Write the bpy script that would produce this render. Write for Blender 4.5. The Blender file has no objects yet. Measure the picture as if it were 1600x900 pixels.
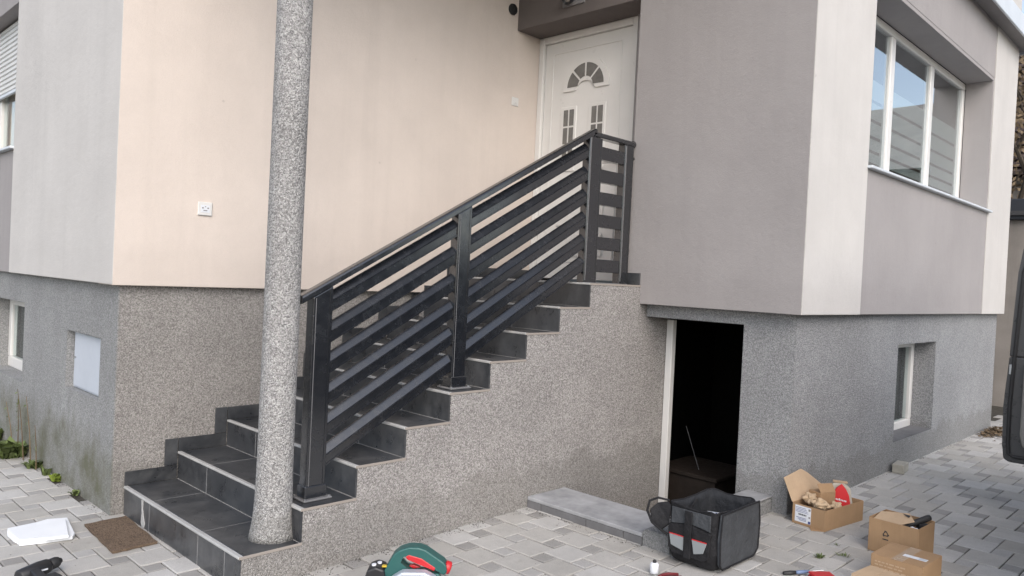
import bpy, bmesh, math, random
from mathutils import Vector, Matrix
rnd = random.Random(7)
S = bpy.context.scene
R = math.radians
# ------------------------------------------------------------------ camera
CAM = Vector((-1.6458, -4.8741, 1.5512))
YAW, PITCH, ROLL, FOC = 0.7990, -0.0152, 0.0482, 1198.6
fw = Vector((math.sin(YAW)*math.cos(PITCH), math.cos(YAW)*math.cos(PITCH), math.sin(PITCH)))
_r = fw.cross(Vector((0, 0, 1))).normalized(); _u = _r.cross(fw)
rt = math.cos(ROLL)*_r + math.sin(ROLL)*_u
up = -math.sin(ROLL)*_r + math.cos(ROLL)*_u
cd = bpy.data.cameras.new('camera'); cam = bpy.data.objects.new('camera', cd)
S.collection.objects.link(cam); S.camera = cam
cam.matrix_world = Matrix(((rt.x, up.x, -fw.x, CAM.x), (rt.y, up.y, -fw.y, CAM.y), (rt.z, up.z, -fw.z, CAM.z), (0, 0, 0, 1)))
cd.sensor_width = 36; cd.lens = FOC/1600*36; cd.clip_start = 0.05; cd.clip_end = 2000
# ------------------------------------------------------------------ light
SUN_EL, SUN_AZ = 38, 214      # azimuth: compass-like, direction the light comes from (0 = +Y, 90 = +X)
w = bpy.data.worlds.new('World'); S.world = w; w.use_nodes = True
nt = w.node_tree; bg = nt.nodes['Background']
sky = nt.nodes.new('ShaderNodeTexSky'); sky.sky_type = 'NISHITA'; sky.sun_disc = False
sky.sun_elevation = R(SUN_EL); sky.sun_rotation = R(SUN_AZ); sky.dust_density = 2.0; sky.air_density = 1.0; sky.ozone_density = 1.0
bw_ = nt.nodes.new('ShaderNodeRGBToBW'); mx_ = nt.nodes.new('ShaderNodeMix'); mx_.data_type = 'RGBA'; mx_.inputs[0].default_value = .42   # thin high cloud greys the blue
nt.links.new(sky.outputs[0], bw_.inputs[0]); nt.links.new(sky.outputs[0], mx_.inputs[6]); nt.links.new(bw_.outputs[0], mx_.inputs[7]); nt.links.new(mx_.outputs[2], bg.inputs[0]); bg.inputs[1].default_value = 0.15
sl = bpy.data.lights.new('sun', 'SUN'); sl.energy = 0.5; sl.angle = R(46); sl.color = (1.0, 0.885, 0.80)
so = bpy.data.objects.new('sun', sl); S.collection.objects.link(so)
sd = Vector((math.sin(R(SUN_AZ))*math.cos(R(SUN_EL)), math.cos(R(SUN_AZ))*math.cos(R(SUN_EL)), math.sin(R(SUN_EL))))
so.rotation_euler = sd.to_track_quat('Z', 'Y').to_euler(); so.location = (0, -8, 12)
S.view_settings.view_transform = 'Standard'; S.view_settings.look = 'None'
S.view_settings.exposure = 1.09; S.view_settings.gamma = 1.0; S.view_settings.use_curve_mapping = False

# ------------------------------------------------------------------ material helpers
class NT:
    def __init__(s, name, rough=.8, spec=.4, metal=0.0):
        s.m = bpy.data.materials.new(name); s.m.use_nodes = True
        s.t = s.m.node_tree; s.n = s.t.nodes; s.b = s.n['Principled BSDF']
        s.b.inputs['Roughness'].default_value = rough; s.b.inputs['Metallic'].default_value = metal
        s.b.inputs['Specular IOR Level'].default_value = spec
        s.co = s.n.new('ShaderNodeTexCoord').outputs['Object']
    def link(s, a, b): s.t.links.new(a, b)
    def map(s, sc):
        n = s.n.new('ShaderNodeMapping'); n.inputs['Scale'].default_value = sc; s.link(s.co, n.inputs[0]); return n.outputs[0]
    def noise(s, scale, detail=4, rough=.6, vec=None, out=0):
        n = s.n.new('ShaderNodeTexNoise'); n.inputs['Scale'].default_value = scale; n.inputs['Detail'].default_value = detail
        n.inputs['Roughness'].default_value = rough; s.link(vec or s.co, n.inputs['Vector']); return n.outputs[out]
    def voro(s, scale, out='Color', feat='F1', vec=None):
        n = s.n.new('ShaderNodeTexVoronoi'); n.feature = feat; n.inputs['Scale'].default_value = scale
        s.link(vec or s.co, n.inputs['Vector']); return n.outputs[out]
    def ramp(s, f, *stops):
        n = s.n.new('ShaderNodeValToRGB'); e = n.color_ramp.elements
        while len(e) < len(stops): e.new(.5)
        for k, (p, c) in enumerate(stops):
            e[k].position = p; e[k].color = (c, c, c, 1) if isinstance(c, (int, float)) else (*c, 1)
        s.link(f, n.inputs[0]); return n.outputs[0]
    def mix(s, f, a, b, mode='MIX'):
        n = s.n.new('ShaderNodeMix'); n.data_type = 'RGBA'; n.blend_type = mode
        for i, v in ((0, f), (6, a), (7, b)):
            if isinstance(v, bpy.types.NodeSocket): s.link(v, n.inputs[i])
            elif isinstance(v, (int, float)): n.inputs[i].default_value = v if i == 0 else (v, v, v, 1)
            else: n.inputs[i].default_value = (*v, 1)
        return n.outputs[2]
    def bevel(s, r):
        n = s.n.new('ShaderNodeBevel'); n.samples = 4; n.inputs['Radius'].default_value = r; return n.outputs[0]
    def math(s, op, a, b=0.0):
        n = s.n.new('ShaderNodeMath'); n.operation = op
        for i, v in ((0, a), (1, b)):
            if isinstance(v, bpy.types.NodeSocket): s.link(v, n.inputs[i])
            else: n.inputs[i].default_value = v
        return n.outputs[0]
    def bump(s, h, strength=.3, dist=.002, prev=None):
        n = s.n.new('ShaderNodeBump'); n.inputs['Strength'].default_value = strength; n.inputs['Distance'].default_value = dist
        s.link(h, n.inputs['Height'])
        if prev: s.link(prev, n.inputs['Normal'])
        return n.outputs[0]
    def done(s, col=None, normal=None, rough=None):
        if col is not None:
            if isinstance(col, bpy.types.NodeSocket): s.link(col, s.b.inputs['Base Color'])
            else: s.b.inputs['Base Color'].default_value = (*col, 1)
        if normal: s.link(normal, s.b.inputs['Normal'])
        if rough: s.link(rough, s.b.inputs['Roughness'])
        return s.m
    def z(s):
        n = s.n.new('ShaderNodeSeparateXYZ'); s.link(s.co, n.inputs[0]); return n.outputs[2]

def sc3(c, k): return tuple(min(1, x*k) for x in c)

def plaster(name, c, streak=.10, blot=.08):
    t = NT(name, .88, .25)
    a = t.noise(1.3, 5, .6); b = t.noise(1.0, 5, .65, t.map((7, 7, .35))); g = t.noise(420, 2, .5)
    col = t.mix(t.ramp(a, (.3, 0), (.7, 1)), sc3(c, 1-blot), sc3(c, 1+blot*.6))
    col = t.mix(t.math('MULTIPLY', t.ramp(b, (.48, 0), (.75, 1)), streak*4), col, sc3(c, .72))
    col = t.mix(t.math('MULTIPLY', t.ramp(g, (.35, 1), (.55, 0)), .16), col, sc3(c, .55))
    sp_ = t.voro(2.3, 'Distance'); col = t.mix(t.math('MULTIPLY', t.ramp(t.math('ADD', sp_, t.math('MULTIPLY', t.noise(60, 3), .05)), (.035, 1), (.055, 0)), .5), col, sc3(c, .5))
    z = t.z(); low = t.ramp(t.math('ADD', t.math('SUBTRACT', z, 1.39), t.math('MULTIPLY', t.noise(2.5, 5, .7, t.map((1, 1, .3))), -.35)), (-.12, .10), (.10, 0)); col = t.mix(low, col, sc3(c, .62))
    n1 = t.bump(t.noise(16, 4, .6), .5, .006, t.bevel(.009))
    n1 = t.bump(t.noise(110, 3, .6), .45, .003, n1)
    n = t.bump(g, .6, .0018, n1)
    return t.done(col, n)

def pebble(name, dark, mid, light, scale=95, moss=False, tint=(1, 1, 1)):
    t = NT(name, .8, .3); dark = sc3(dark, 1.25); light = sc3(light, .93)
    v1 = t.voro(scale); v2 = t.voro(scale*2.1)
    s1 = t.n.new('ShaderNodeSeparateColor'); t.link(v1, s1.inputs[0]); s2 = t.n.new('ShaderNodeSeparateColor'); t.link(v2, s2.inputs[0])
    f = t.math('ADD', t.math('MULTIPLY', s1.outputs[0], .62), t.math('MULTIPLY', s2.outputs[1], .38))
    col = t.ramp(f, (.12, dark), (.34, sc3(mid, .8)), (.55, mid), (.84, light))
    big = t.noise(1.6, 5, .65)
    col = t.mix(1.0, col, t.ramp(big, (.25, .82), (.75, 1.08)), 'MULTIPLY')
    z = t.z()
    # splash-back grime and green growth in the lowest half metre, ragged edge
    e = t.math('ADD', z, t.math('MULTIPLY', t.noise(5, 5, .7, t.map((1, 1, .45))), -.55))
    if moss:
        g = t.ramp(e, (.02, .9), (.22, 0))
        col = t.mix(t.math('MULTIPLY', g, t.ramp(t.noise(3.4, 5, .7), (.35, .15), (.65, 1))), col, (.12, .12, .075))
        st = t.ramp(t.noise(2.2, 4, .6, t.map((1, 2.6, .2))), (.56, 0), (.72, .5))
        col = t.mix(t.math('MULTIPLY', st, t.ramp(z, (.35, 1), (.75, 0))), col, (.10, .105, .08))
    else:
        g = t.ramp(e, (-.1+.1, .28), (.05, 0))
        col = t.mix(g, col, (.14, .135, .115))
    d = t.voro(scale, 'Distance')
    n = t.bump(t.ramp(d, (.0, 1), (.8, 0)), .85, .006, t.bevel(.012))
    return t.done(col, n)

def paint(name, c, rough=.5, spec=.5, var=.05, scale=4, bumpy=0, metal=0.0):
    t = NT(name, rough, spec, metal)
    a = t.noise(scale, 5, .6)
    col = t.mix(t.ramp(a, (.3, 0), (.7, 1)), sc3(c, 1-var), sc3(c, 1+var))
    n = t.bump(t.noise(600, 2), bumpy, .0008) if bumpy else None
    if 'nylon' in name or 'lining' in name: n = t.bump(t.noise(13, 4, .6), .9, .02, n)
    rg = t.ramp(t.noise(scale*3, 4, .6), (.3, max(rough-.08, .02)), (.7, min(rough+.1, 1)))
    return t.done(col, n, rg)

def slate():
    t = NT('slate_tile', .38, .85)
    a = t.noise(6, 7, .7, t.map((1, 1.6, 1))); b = t.noise(26, 5, .65)
    i = t.n.new('ShaderNodeObjectInfo')
    col = t.mix(t.ramp(a, (.32, 0), (.72, 1)), (.018, .020, .024), (.058, .062, .068))
    col = t.mix(t.math('MULTIPLY', t.ramp(b, (.5, 0), (.8, 1)), .5), col, (.085, .088, .092))
    col = t.mix(1.0, col, t.ramp(i.outputs['Random'], (0, .78), (1, 1.2)), 'MULTIPLY')
    dust = t.ramp(t.noise(3.1, 6, .72), (.48, 0), (.75, .55))
    col = t.mix(dust, col, (.12, .12, .12))
    n = t.bump(t.noise(60, 5, .6), .25, .002)
    return t.done(col, n, t.ramp(a, (.3, .22), (.75, .48)))

def paver(name, c1, c2, c3, weights=(.0, .55, .85)):
    t = NT(name, .85, .3)
    i = t.n.new('ShaderNodeObjectInfo'); g = t.n.new('ShaderNodeNewGeometry')
    f = t.math('FRACT', t.math('ADD', i.outputs['Random'], g.outputs['Random Per Island']))
    n = t.n.new('ShaderNodeValToRGB'); n.color_ramp.interpolation = 'LINEAR'; e = n.color_ramp.elements
    e.new(.5)
    for k, (p, c) in enumerate(zip(weights, (c1, c2, c3))): e[k].position = p; e[k].color = (*c, 1)
    t.link(f, n.inputs[0])
    gp = t.n.new('ShaderNodeNewGeometry').outputs['Position']
    a = t.noise(3.0, 6, .7, gp); b = t.noise(220, 3, .6, gp); d = t.noise(14, 5, .7, gp)
    col = t.mix(1.0, n.outputs[0], t.ramp(a, (.3, .84), (.7, 1.08)), 'MULTIPLY')
    col = t.mix(1.0, col, t.ramp(b, (.3, .80), (.6, 1.04)), 'MULTIPLY')
    col = t.mix(t.math('MULTIPLY', t.ramp(d, (.57, 0), (.78, 1)), .3), col, (.17, .155, .13))
    col = t.mix(t.ramp(t.noise(.9, 6, .75, gp), (.52, 0), (.74, .22)), col, (.21, .195, .165))
    nn = t.bump(b, .4, .0015); nn = t.bump(d, .25, .004, nn)
    return t.done(col, nn)

def card(name='cardboard', c=(.36, .235, .135)):
    t = NT(name, .85, .2)
    a = t.noise(5, 5, .65); l = t.noise(1, 2, .5, t.map((160, 160, 3)))
    col = t.mix(t.ramp(a, (.3, 0), (.7, 1)), sc3(c, .88), sc3(c, 1.1))
    col = t.mix(t.math('MULTIPLY', t.ramp(l, (.4, 0), (.6, 1)), .14), col, sc3(c, .75))
    return t.done(col, t.bump(t.noise(9, 4), .3, .006))

def glass(name, tint=(.9, .95, .95), ior=3.0):
    m = bpy.data.materials.new(name); m.use_nodes = True; t = m.node_tree; t.nodes.clear()
    o = t.nodes.new('ShaderNodeOutputMaterial'); mx = t.nodes.new('ShaderNodeMixShader'); f0 = t.nodes.new('ShaderNodeFresnel'); f0.inputs[0].default_value = ior
    ge = t.nodes.new('ShaderNodeNewGeometry'); f = t.nodes.new('ShaderNodeMath'); f.operation = 'SUBTRACT'; f.use_clamp = True; t.links.new(f0.outputs[0], f.inputs[0]); t.links.new(ge.outputs['Backfacing'], f.inputs[1])
    tr = t.nodes.new('ShaderNodeBsdfTransparent'); tr.inputs[0].default_value = (*tint, 1)
    gl = t.nodes.new('ShaderNodeBsdfGlossy'); gl.inputs['Roughness'].default_value = .015; gl.inputs[0].default_value = (.95, .98, 1, 1)
    nz = t.nodes.new('ShaderNodeTexNoise'); nz.inputs['Scale'].default_value = 1.2
    bp = t.nodes.new('ShaderNodeBump'); bp.inputs['Strength'].default_value = .12; bp.inputs['Distance'].default_value = .01
    t.links.new(nz.outputs[0], bp.inputs['Height']); t.links.new(bp.outputs[0], gl.inputs['Normal'])
    t.links.new(f.outputs[0], mx.inputs[0]); t.links.new(tr.outputs[0], mx.inputs[1]); t.links.new(gl.outputs[0], mx.inputs[2]); t.links.new(mx.outputs[0], o.inputs[0])
    return m

def coated_glass():
    m = glass('coated_window_glass', ior=3.0); t = m.node_tree; f = [n for n in t.nodes if n.type == 'MATH'][0]; a = t.nodes.new('ShaderNodeMath'); a.operation = 'ADD'; a.inputs[1].default_value = .22
    l = f.inputs[0].links[0]; src = l.from_socket; t.links.remove(l); t.links.new(src, a.inputs[0]); t.links.new(a.outputs[0], f.inputs[0])
    return m
def coir():
    t = NT('coir_mat', .95, .1)
    a = t.noise(300, 3, .7, t.map((1, .25, 1))); b = t.noise(7, 5, .7)
    col = t.mix(t.ramp(a, (.35, 0), (.65, 1)), (.085, .060, .042), (.25, .185, .135))
    col = t.mix(t.ramp(b, (.5, 0), (.75, .7)), col, (.075, .058, .048))
    return t.done(col, t.bump(a, .9, .006))

def leafm(name, c):
    t = NT(name, .6, .3); g = t.n.new('ShaderNodeNewGeometry')
    return t.done(t.mix(g.outputs['Random Per Island'], sc3(c, .6), sc3(c, 1.5)))

M_WHITE = plaster('white_plaster', (.60, .578, .553), .045); M_CREAM = plaster('cream_plaster', (.69, .61, .548), .05)
M_GREY = plaster('mauve_grey_plaster', (.358, .337, .333), .05); M_PEACH = plaster('peach_plaster', (.72, .54, .43))
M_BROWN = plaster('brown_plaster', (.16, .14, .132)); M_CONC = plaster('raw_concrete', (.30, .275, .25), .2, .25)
M_PEBW = pebble('warm_pebble_render', (.13, .122, .117), (.36, .342, .328), (.58, .556, .538), 165)
M_PEBB = pebble('plinth_pebble_render', (.14, .132, .124), (.33, .314, .298), (.50, .477, .455), 165)
M_PEBG = pebble('grey_pebble_render', (.14, .144, .15), (.335, .34, .347), (.51, .517, .525), 170)
M_PEBM = pebble('mossy_pebble_render', (.155, .157, .157), (.325, .328, .327), (.45, .453, .45), 170, True)
M_COL = pebble('column_pebble_render', (.115, .112, .11), (.345, .338, .33), (.60, .59, .577), 155)
M_SLATE = slate(); M_TRIM = paint('pale_tile_trim', (.42, .42, .41), .45, .5, .12, 8); M_BEIGE = paint('beige_edge_trim', (.31, .275, .245), .6)
M_GROUT = paint('tile_grout', (.26, .255, .25), .9)
M_ANTH = paint('anthracite_powder_coat', (.009, .0105, .014), .22, 1.0, .05, 6, .04)
_b = M_ANTH.node_tree.nodes['Principled BSDF']; _b.inputs['Coat Weight'].default_value = .45; _b.inputs['Coat Roughness'].default_value = .18; _b.inputs['Coat IOR'].default_value = 1.75
M_ANTHL = paint('pale_anthracite_edge', (.16, .16, .165), .4, .5, .1)  # paler grey for groove strips, flanges and the base strip
M_PVC = paint('white_pvc', (.70, .69, .67), .35, .5, .03); M_DOOR = paint('white_door_paint', (.76, .745, .72), .35, .5, .03)
M_DARKG = paint('dark_door_glass', (.17, .165, .155), .12, .6, .2, 12)
M_GLASS = glass('window_glass', ior=2.0); M_COAT = coated_glass(); M_FILM = paint('frosted_window_film', (.42, .43, .415), .7)
M_ROOM = paint('room_shade_colour', (.06, .062, .062), .9, .2); M_BASESHADE = paint('basement_shade_colour', (.014, .013, .012), .9, .2)  # darkness of the unlit rooms is put into these wall colours
M_WOODD = paint('dark_brown_board', (.032, .024, .019), .7, .3, .2, 9)
M_PAVL = paver('pale_paver', (.42, .403, .372), (.475, .461, .435), (.52, .51, .49)); M_PAVS = paver('grey_small_paver', (.30, .29, .275), (.35, .34, .325), (.43, .42, .405))
M_SAND = paint('joint_sand', (.075, .07, .06), .95, .1, .3, 20); M_ASPH = paint('yard_ground', (.16, .15, .135), .95, .1, .2, 2)
M_CONCP = paint('pale_concrete_coping', (.33, .335, .345), .7, .3, .25, 7, .3); M_CONCD = paint('grey_concrete_face', (.15, .15, .155), .8, .3, .2, 9, .3)
M_ALU = paint('brushed_aluminium', (.55, .56, .57), .35, .5, .05, 6, 0, 1.0); M_HATCH = paint('pale_blue_grey_metal', (.50, .54, .60), .4, .5, .03)
M_SHUT = paint('white_shutter_slat', (.66, .66, .64), .5); M_SOFF = paint('grey_soffit', (.25, .24, .24), .8); M_FASC = paint('pale_fascia_metal', (.60, .64, .68), .45)
M_CARD = card(); M_CARDL = card('pale_cardboard', (.47, .345, .23)); M_PAPER = card('kraft_paper', (.50, .375, .25))
M_LABEL = paint('white_label', (.72, .74, .78), .5, .4, .02); M_BLUE = paint('blue_print', (.035, .06, .22), .5); M_INK = paint('black_ink', (.03, .03, .032), .6)
M_RED = paint('red_plastic', (.52, .022, .028), .35, .5, .06); M_REDC = paint('red_card', (.60, .03, .035), .45, .4, .05)
M_FOAM = paint('white_foam', (.80, .82, .84), .7, .3, .03, 6, .2); M_COIR = coir()
M_BLK = paint('black_plastic', (.018, .018, .02), .42, .5, .15, 8, .2); M_GREEN = paint('teal_green_plastic', (.022, .10, .092), .4, .5, .06); M_GREYP = paint('silver_grey_metal', (.50, .54, .60), .38, .5, .06, 6, 0, .3)
M_NYL = paint('black_nylon', (.014, .014, .016), .75, .3, .25, 9, .6); M_NYG = paint('grey_nylon', (.052, .056, .062), .7, .3, .15, 9, .6); M_LIN = paint('dark_grey_lining', (.030, .032, .036), .85, .2, .3, 12, .5); M_REFL = paint('grey_reflective_patch', (.25, .27, .28), .5)
M_STONE = paint('loose_paving_stone', (.36, .345, .30), .9, .2, .15, 9, .3)
M_GRASS = leafm('weed_leaf', (.10, .13, .045)); M_DRY = leafm('dry_leaf_litter', (.12, .085, .05)); M_TWIG = leafm('brown_twig_leaf', (.16, .12, .075))
M_BARK = paint('bark', (.10, .08, .06), .9); M_TILE = paint('brown_roof_tile', (.085, .065, .06), .7, .3, .35, 3)
M_VAN = paint('dark_grey_van_paint', (.06, .06, .062), .3, .6, .05); M_RUB = paint('black_rubber', (.02, .02, .021), .6); M_TRIMG = paint('grey_door_lining', (.24, .23, .215), .6); M_BRN = paint('brown_lining', (.10, .06, .045), .8)
M_BULB = paint('lamp_lens', (.30, .27, .24), .2)

# ------------------------------------------------------------------ object helpers
COL = S.collection
def wloc(o):
    v = Vector((0, 0, 0))
    while o: v += o.location; o = o.parent
    return v
def thing(name, label, cat, loc=(0, 0, 0), rotz=0.0, group=None):
    o = bpy.data.objects.new(name, None); COL.objects.link(o); o.location = loc; o.rotation_euler = (0, 0, rotz); o.empty_display_size = .1
    return tag(o, label, cat, group)
def tag(o, label, cat, group=None):
    o['label'] = label; o['category'] = cat
    if group: o['group'] = group
    return o
def link(name, bm, mat, parent=None, local=False, smooth=False):
    """one mesh object; coordinates are world unless local (then the parent's frame)"""
    bmesh.ops.recalc_face_normals(bm, faces=bm.faces)
    if parent is not None and not local:
        bmesh.ops.translate(bm, verts=bm.verts, vec=-wloc(parent))
    me = bpy.data.meshes.new(name); bm.to_mesh(me); bm.free()
    for mm in (mat if isinstance(mat, (list, tuple)) else [mat]): me.materials.append(mm)
    if smooth:
        for p in me.polygons: p.use_smooth = True
    o = bpy.data.objects.new(name, me); COL.objects.link(o)
    if parent is not None: o.parent = parent
    return o
def add_box(bm, x0, x1, y0, y1, z0, z1, bev=0, seg=1):
    vs = [bm.verts.new((x, y, z)) for x in (x0, x1) for y in (y0, y1) for z in (z0, z1)]
    fs = [bm.faces.new([vs[i] for i in f]) for f in ((0, 1, 3, 2), (4, 6, 7, 5), (0, 4, 5, 1), (2, 3, 7, 6), (0, 2, 6, 4), (1, 5, 7, 3))]
    if bev: bmesh.ops.bevel(bm, geom=list({e for f in fs for e in f.edges}), offset=bev, segments=seg, affect='EDGES', profile=.5)
    return bm
def box(name, x0, x1, y0, y1, z0, z1, mat, parent=None, bev=0, local=False, seg=1):
    bm = bmesh.new(); add_box(bm, x0, x1, y0, y1, z0, z1, bev, seg); return link(name, bm, mat, parent, local)
def prism(bm, pts, vec, bev=0):
    """closed polygon (3-D points) extruded by vec"""
    a = [bm.verts.new(p) for p in pts]; b = [bm.verts.new(Vector(p)+Vector(vec)) for p in pts]; n = len(pts)
    fs = [bm.faces.new(a), bm.faces.new(b[::-1])] + [bm.faces.new((a[i], b[i], b[(i+1) % n], a[(i+1) % n])) for i in range(n)]
    if bev: bmesh.ops.bevel(bm, geom=list({e for f in fs for e in f.edges}), offset=bev, segments=2, affect='EDGES', profile=.5)
    return bm
def lathe(bm, prof, seg=20, axis=Vector((0, 0, 1)), org=Vector((0, 0, 0))):
    q = Vector((0, 0, 1)).rotation_difference(axis.normalized()); rings = []
    for r, h in prof:
        rings.append([bm.verts.new(org+q @ Vector((r*math.cos(2*math.pi*k/seg), r*math.sin(2*math.pi*k/seg), h))) for k in range(seg)])
    for a, b in zip(rings, rings[1:]):
        for k in range(seg): bm.faces.new((a[k], a[(k+1) % seg], b[(k+1) % seg], b[k]))
    bm.faces.new(rings[0][::-1]); bm.faces.new(rings[-1]); return bm
def tube(bm, pts, r, seg=6):
    pts = [Vector(p) for p in pts]; rings = []; rr = r if isinstance(r, (list, tuple)) else [r]*len(pts)
    for i, p in enumerate(pts):
        d = (pts[min(i+1, len(pts)-1)]-pts[max(i-1, 0)]).normalized()
        a = d.orthogonal().normalized() if i == 0 else (rings_a - d*rings_a.dot(d)).normalized()
        rings_a = a; b = d.cross(a)
        rings.append([bm.verts.new(p+rr[i]*(math.cos(2*math.pi*k/seg)*a+math.sin(2*math.pi*k/seg)*b)) for k in range(seg)])
    for a, b in zip(rings, rings[1:]):
        for k in range(seg): bm.faces.new((a[k], a[(k+1) % seg], b[(k+1) % seg], b[k]))
    bm.faces.new(rings[0][::-1]); bm.faces.new(rings[-1]); return bm
def wall_bm(u0, u1, z0, z1, holes, place, depth):
    """wall sheet with rectangular holes and real thickness; place(u, z, d) gives the 3-D point at depth d"""
    us = sorted({u0, u1, *[h[0] for h in holes], *[h[1] for h in holes]}); zs = sorted({z0, z1, *[h[2] for h in holes], *[h[3] for h in holes]})
    bm = bmesh.new(); V = {}
    def v(i, j, d):
        if (i, j, d) not in V: V[(i, j, d)] = bm.verts.new(place(us[i], zs[j], d))
        return V[(i, j, d)]
    def solid(i, j):
        if not (0 <= i < len(us)-1 and 0 <= j < len(zs)-1): return False
        cu, cz = (us[i]+us[i+1])/2, (zs[j]+zs[j+1])/2
        return not any(h[0] < cu < h[1] and h[2] < cz < h[3] for h in holes)
    for i in range(len(us)-1):
        for j in range(len(zs)-1):
            if not solid(i, j): continue
            for d in (0, depth): bm.faces.new((v(i, j, d), v(i+1, j, d), v(i+1, j+1, d), v(i, j+1, d)))
            for (a, b, ni, nj) in (((i, j), (i+1, j), i, j-1), ((i, j+1), (i+1, j+1), i, j+1), ((i, j), (i, j+1), i-1, j), ((i+1, j), (i+1, j+1), i+1, j)):
                if not solid(ni, nj): bm.faces.new((v(*a, 0), v(*b, 0), v(*b, depth), v(*a, depth)))
    return bm
def gz(x): return min(max(0.0, (x-.3)*.026), .05)

# ------------------------------------------------------------------ ground
def sheet(name, x0, x1, y0, y1, holes, off, mat, splits=(.3, 2.223)):
    hs = list(holes) + [(s, s, y0, y0) for s in splits]
    us = sorted({x0, x1, *splits, *[h[0] for h in holes], *[h[1] for h in holes]}); vs = sorted({y0, y1, *[h[2] for h in holes], *[h[3] for h in holes]})
    bm = bmesh.new(); V = {(i, j): bm.verts.new((u, y, gz(u)+off)) for i, u in enumerate(us) for j, y in enumerate(vs)}
    for i in range(len(us)-1):
        for j in range(len(vs)-1):
            cu, cv = (us[i]+us[i+1])/2, (vs[j]+vs[j+1])/2
            if any(h[0] < cu < h[1] and h[2] < cv < h[3] for h in holes): continue
            bm.faces.new((V[i, j], V[i+1, j], V[i+1, j+1], V[i, j+1]))
    o = link(name, bm, mat); o['kind'] = 'structure'; return o
HOLES = [(.15, 8.6, .15, 7.5), (.15, 2.3, -1.4, .15), (2.3, 3.5, -2.3, .15), (3.5, 8.6, -2.6, .15)]
sheet('ground', -300, 300, -300, 300, HOLES, -.06, M_ASPH)
pave = sheet('pavement', -6, 14, -8, 6, HOLES, -.009, M_SAND)

# pavers: big squares and small squares interlocked; the format stretches to oblongs along the right-hand wall
def sx(u): return u if u < 3.3 else 3.3+(u-3.3)*1.3
def buried(x0, x1, y0, y1):
    cx, cy = (x0+x1)/2, (y0+y1)/2
    if cx > .02 and cy > .02: return True
    if x0 > .10 and y0 > -1.47: return True
    if x0 > 2.07 and y0 > -2.56: return True
    if x0 > 3.34 and y0 > -2.66: return True
    return cx > 2.3 and cy > -2.45 and y0 > -2.6
tiles = []
for m in range(-75, 76):
    for n in range(-75, 76):
        bx, by = 1.75+.1*m-.2*n, -2.2-.2*m-.1*n
        for (ox, oy, s, k) in ((0, 0, .2, 'L'), (0, -.1, .1, 'S')):
            x0, x1, y0, y1 = sx(bx+ox), sx(bx+ox+s), by+oy, by+oy+s
            if x1 < -2.6 or x0 > 11 or y1 < -4.9 or y0 > 4.2 or buried(x0, x1, y0, y1): continue
            c = Vector(((x0+x1)/2, (y0+y1)/2, gz((x0+x1)/2))); d = c-CAM; zz = d.dot(fw)
            if zz < .4: continue
            px, py = 800+FOC*d.dot(rt)/zz, 450-FOC*d.dot(up)/zz
            if px < -420 or px > 2000 or py > 1350: continue
            seen = -20 < px < 1620 and py < 915 and not (x0 > 2.3 and y0 > -2.5) and not (px < 1240 and px > 480 and py < 790)
            area = (x1-x0)*(y1-y0)*(-d.z)/zz**3 if seen else 0
            tiles.append((area, x0, x1, y0, y1, k))
tiles.sort(key=lambda t: -t[0])
def paver_geo(bm, w, h, jr, org=None, top=0.0, tl=(0, 0)):
    g, b, dp = .0034, .004, .022; hx, hy = w/2-g, h/2-g; rings = []
    for (ins, zz) in ((0, -dp), (0, -b*.75), (b, 0)):
        ring = []
        for sxn, syn in ((-1, -1), (1, -1), (1, 1), (-1, 1)):
            j = jr.uniform(-.0012, .0012)
            p = Vector((sxn*(hx-ins)+j, syn*(hy-ins)-j, zz+sxn*tl[0]+syn*tl[1]))
            ring.append(bm.verts.new(p if org is None else p+org+Vector((0, 0, top))))
        rings.append(ring)
    for a, c in zip(rings, rings[1:]):
        for k in range(4): bm.faces.new((a[k], a[(k+1) % 4], c[(k+1) % 4], c[k]))
    bm.faces.new(rings[-1]); return bm
cache = {}
for idx, (a, x0, x1, y0, y1, k) in enumerate(tiles[:300]):
    key = (round(x1-x0, 3), k, idx % 5)
    if key not in cache:
        bm = bmesh.new(); paver_geo(bm, x1-x0, y1-y0, rnd, None, 0, (rnd.uniform(-.0006, .0006), rnd.uniform(-.0006, .0006)))
        o = link('paver' if k == 'L' else 'small_paver', bm, M_PAVL if k == 'L' else M_PAVS, pave, True); cache[key] = o.data
    else:
        o = bpy.data.objects.new('paver' if k == 'L' else 'small_paver', cache[key]); COL.objects.link(o); o.parent = pave
    o.location = ((x0+x1)/2, (y0+y1)/2, gz((x0+x1)/2)+rnd.uniform(-.001, .001)); o.rotation_euler = (0, 0, rnd.uniform(-.008, .008))
bms = {'L': bmesh.new(), 'S': bmesh.new()}
for (a, x0, x1, y0, y1, k) in tiles[300:]:
    paver_geo(bms[k], x1-x0, y1-y0, rnd, Vector(((x0+x1)/2, (y0+y1)/2, gz((x0+x1)/2))), rnd.uniform(-.001, .001), (rnd.uniform(-.0006, .0006), rnd.uniform(-.0006, .0006)))
for k, nm, mt in (('L', 'remaining_pavers', M_PAVL), ('S', 'remaining_small_pavers', M_PAVS)):
    o = link(nm, bms[k], mt, pave); o['kind'] = 'stuff'

# ------------------------------------------------------------------ house
house = thing('house', 'plastered house with grey window bays, pebble-dashed plinth and recessed white entrance door', 'house')
ZP = 1.39; ZT = 5.6
# left side wall: white strip, then the grey window bay
box('wall', -.056, .2, -.052, 2.3, ZP, ZT, M_WHITE, house)
link('grey_panel', wall_bm(2.3, 4.1, ZP, ZT, [(2.3, 3.9, 2.40, 3.56)], lambda u, z, d: (-.044+d, u, z), .25), M_GREY, house)
box('wall', -.055, .2, 4.1, 7.6, ZP, ZT, M_WHITE, house)
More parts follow.
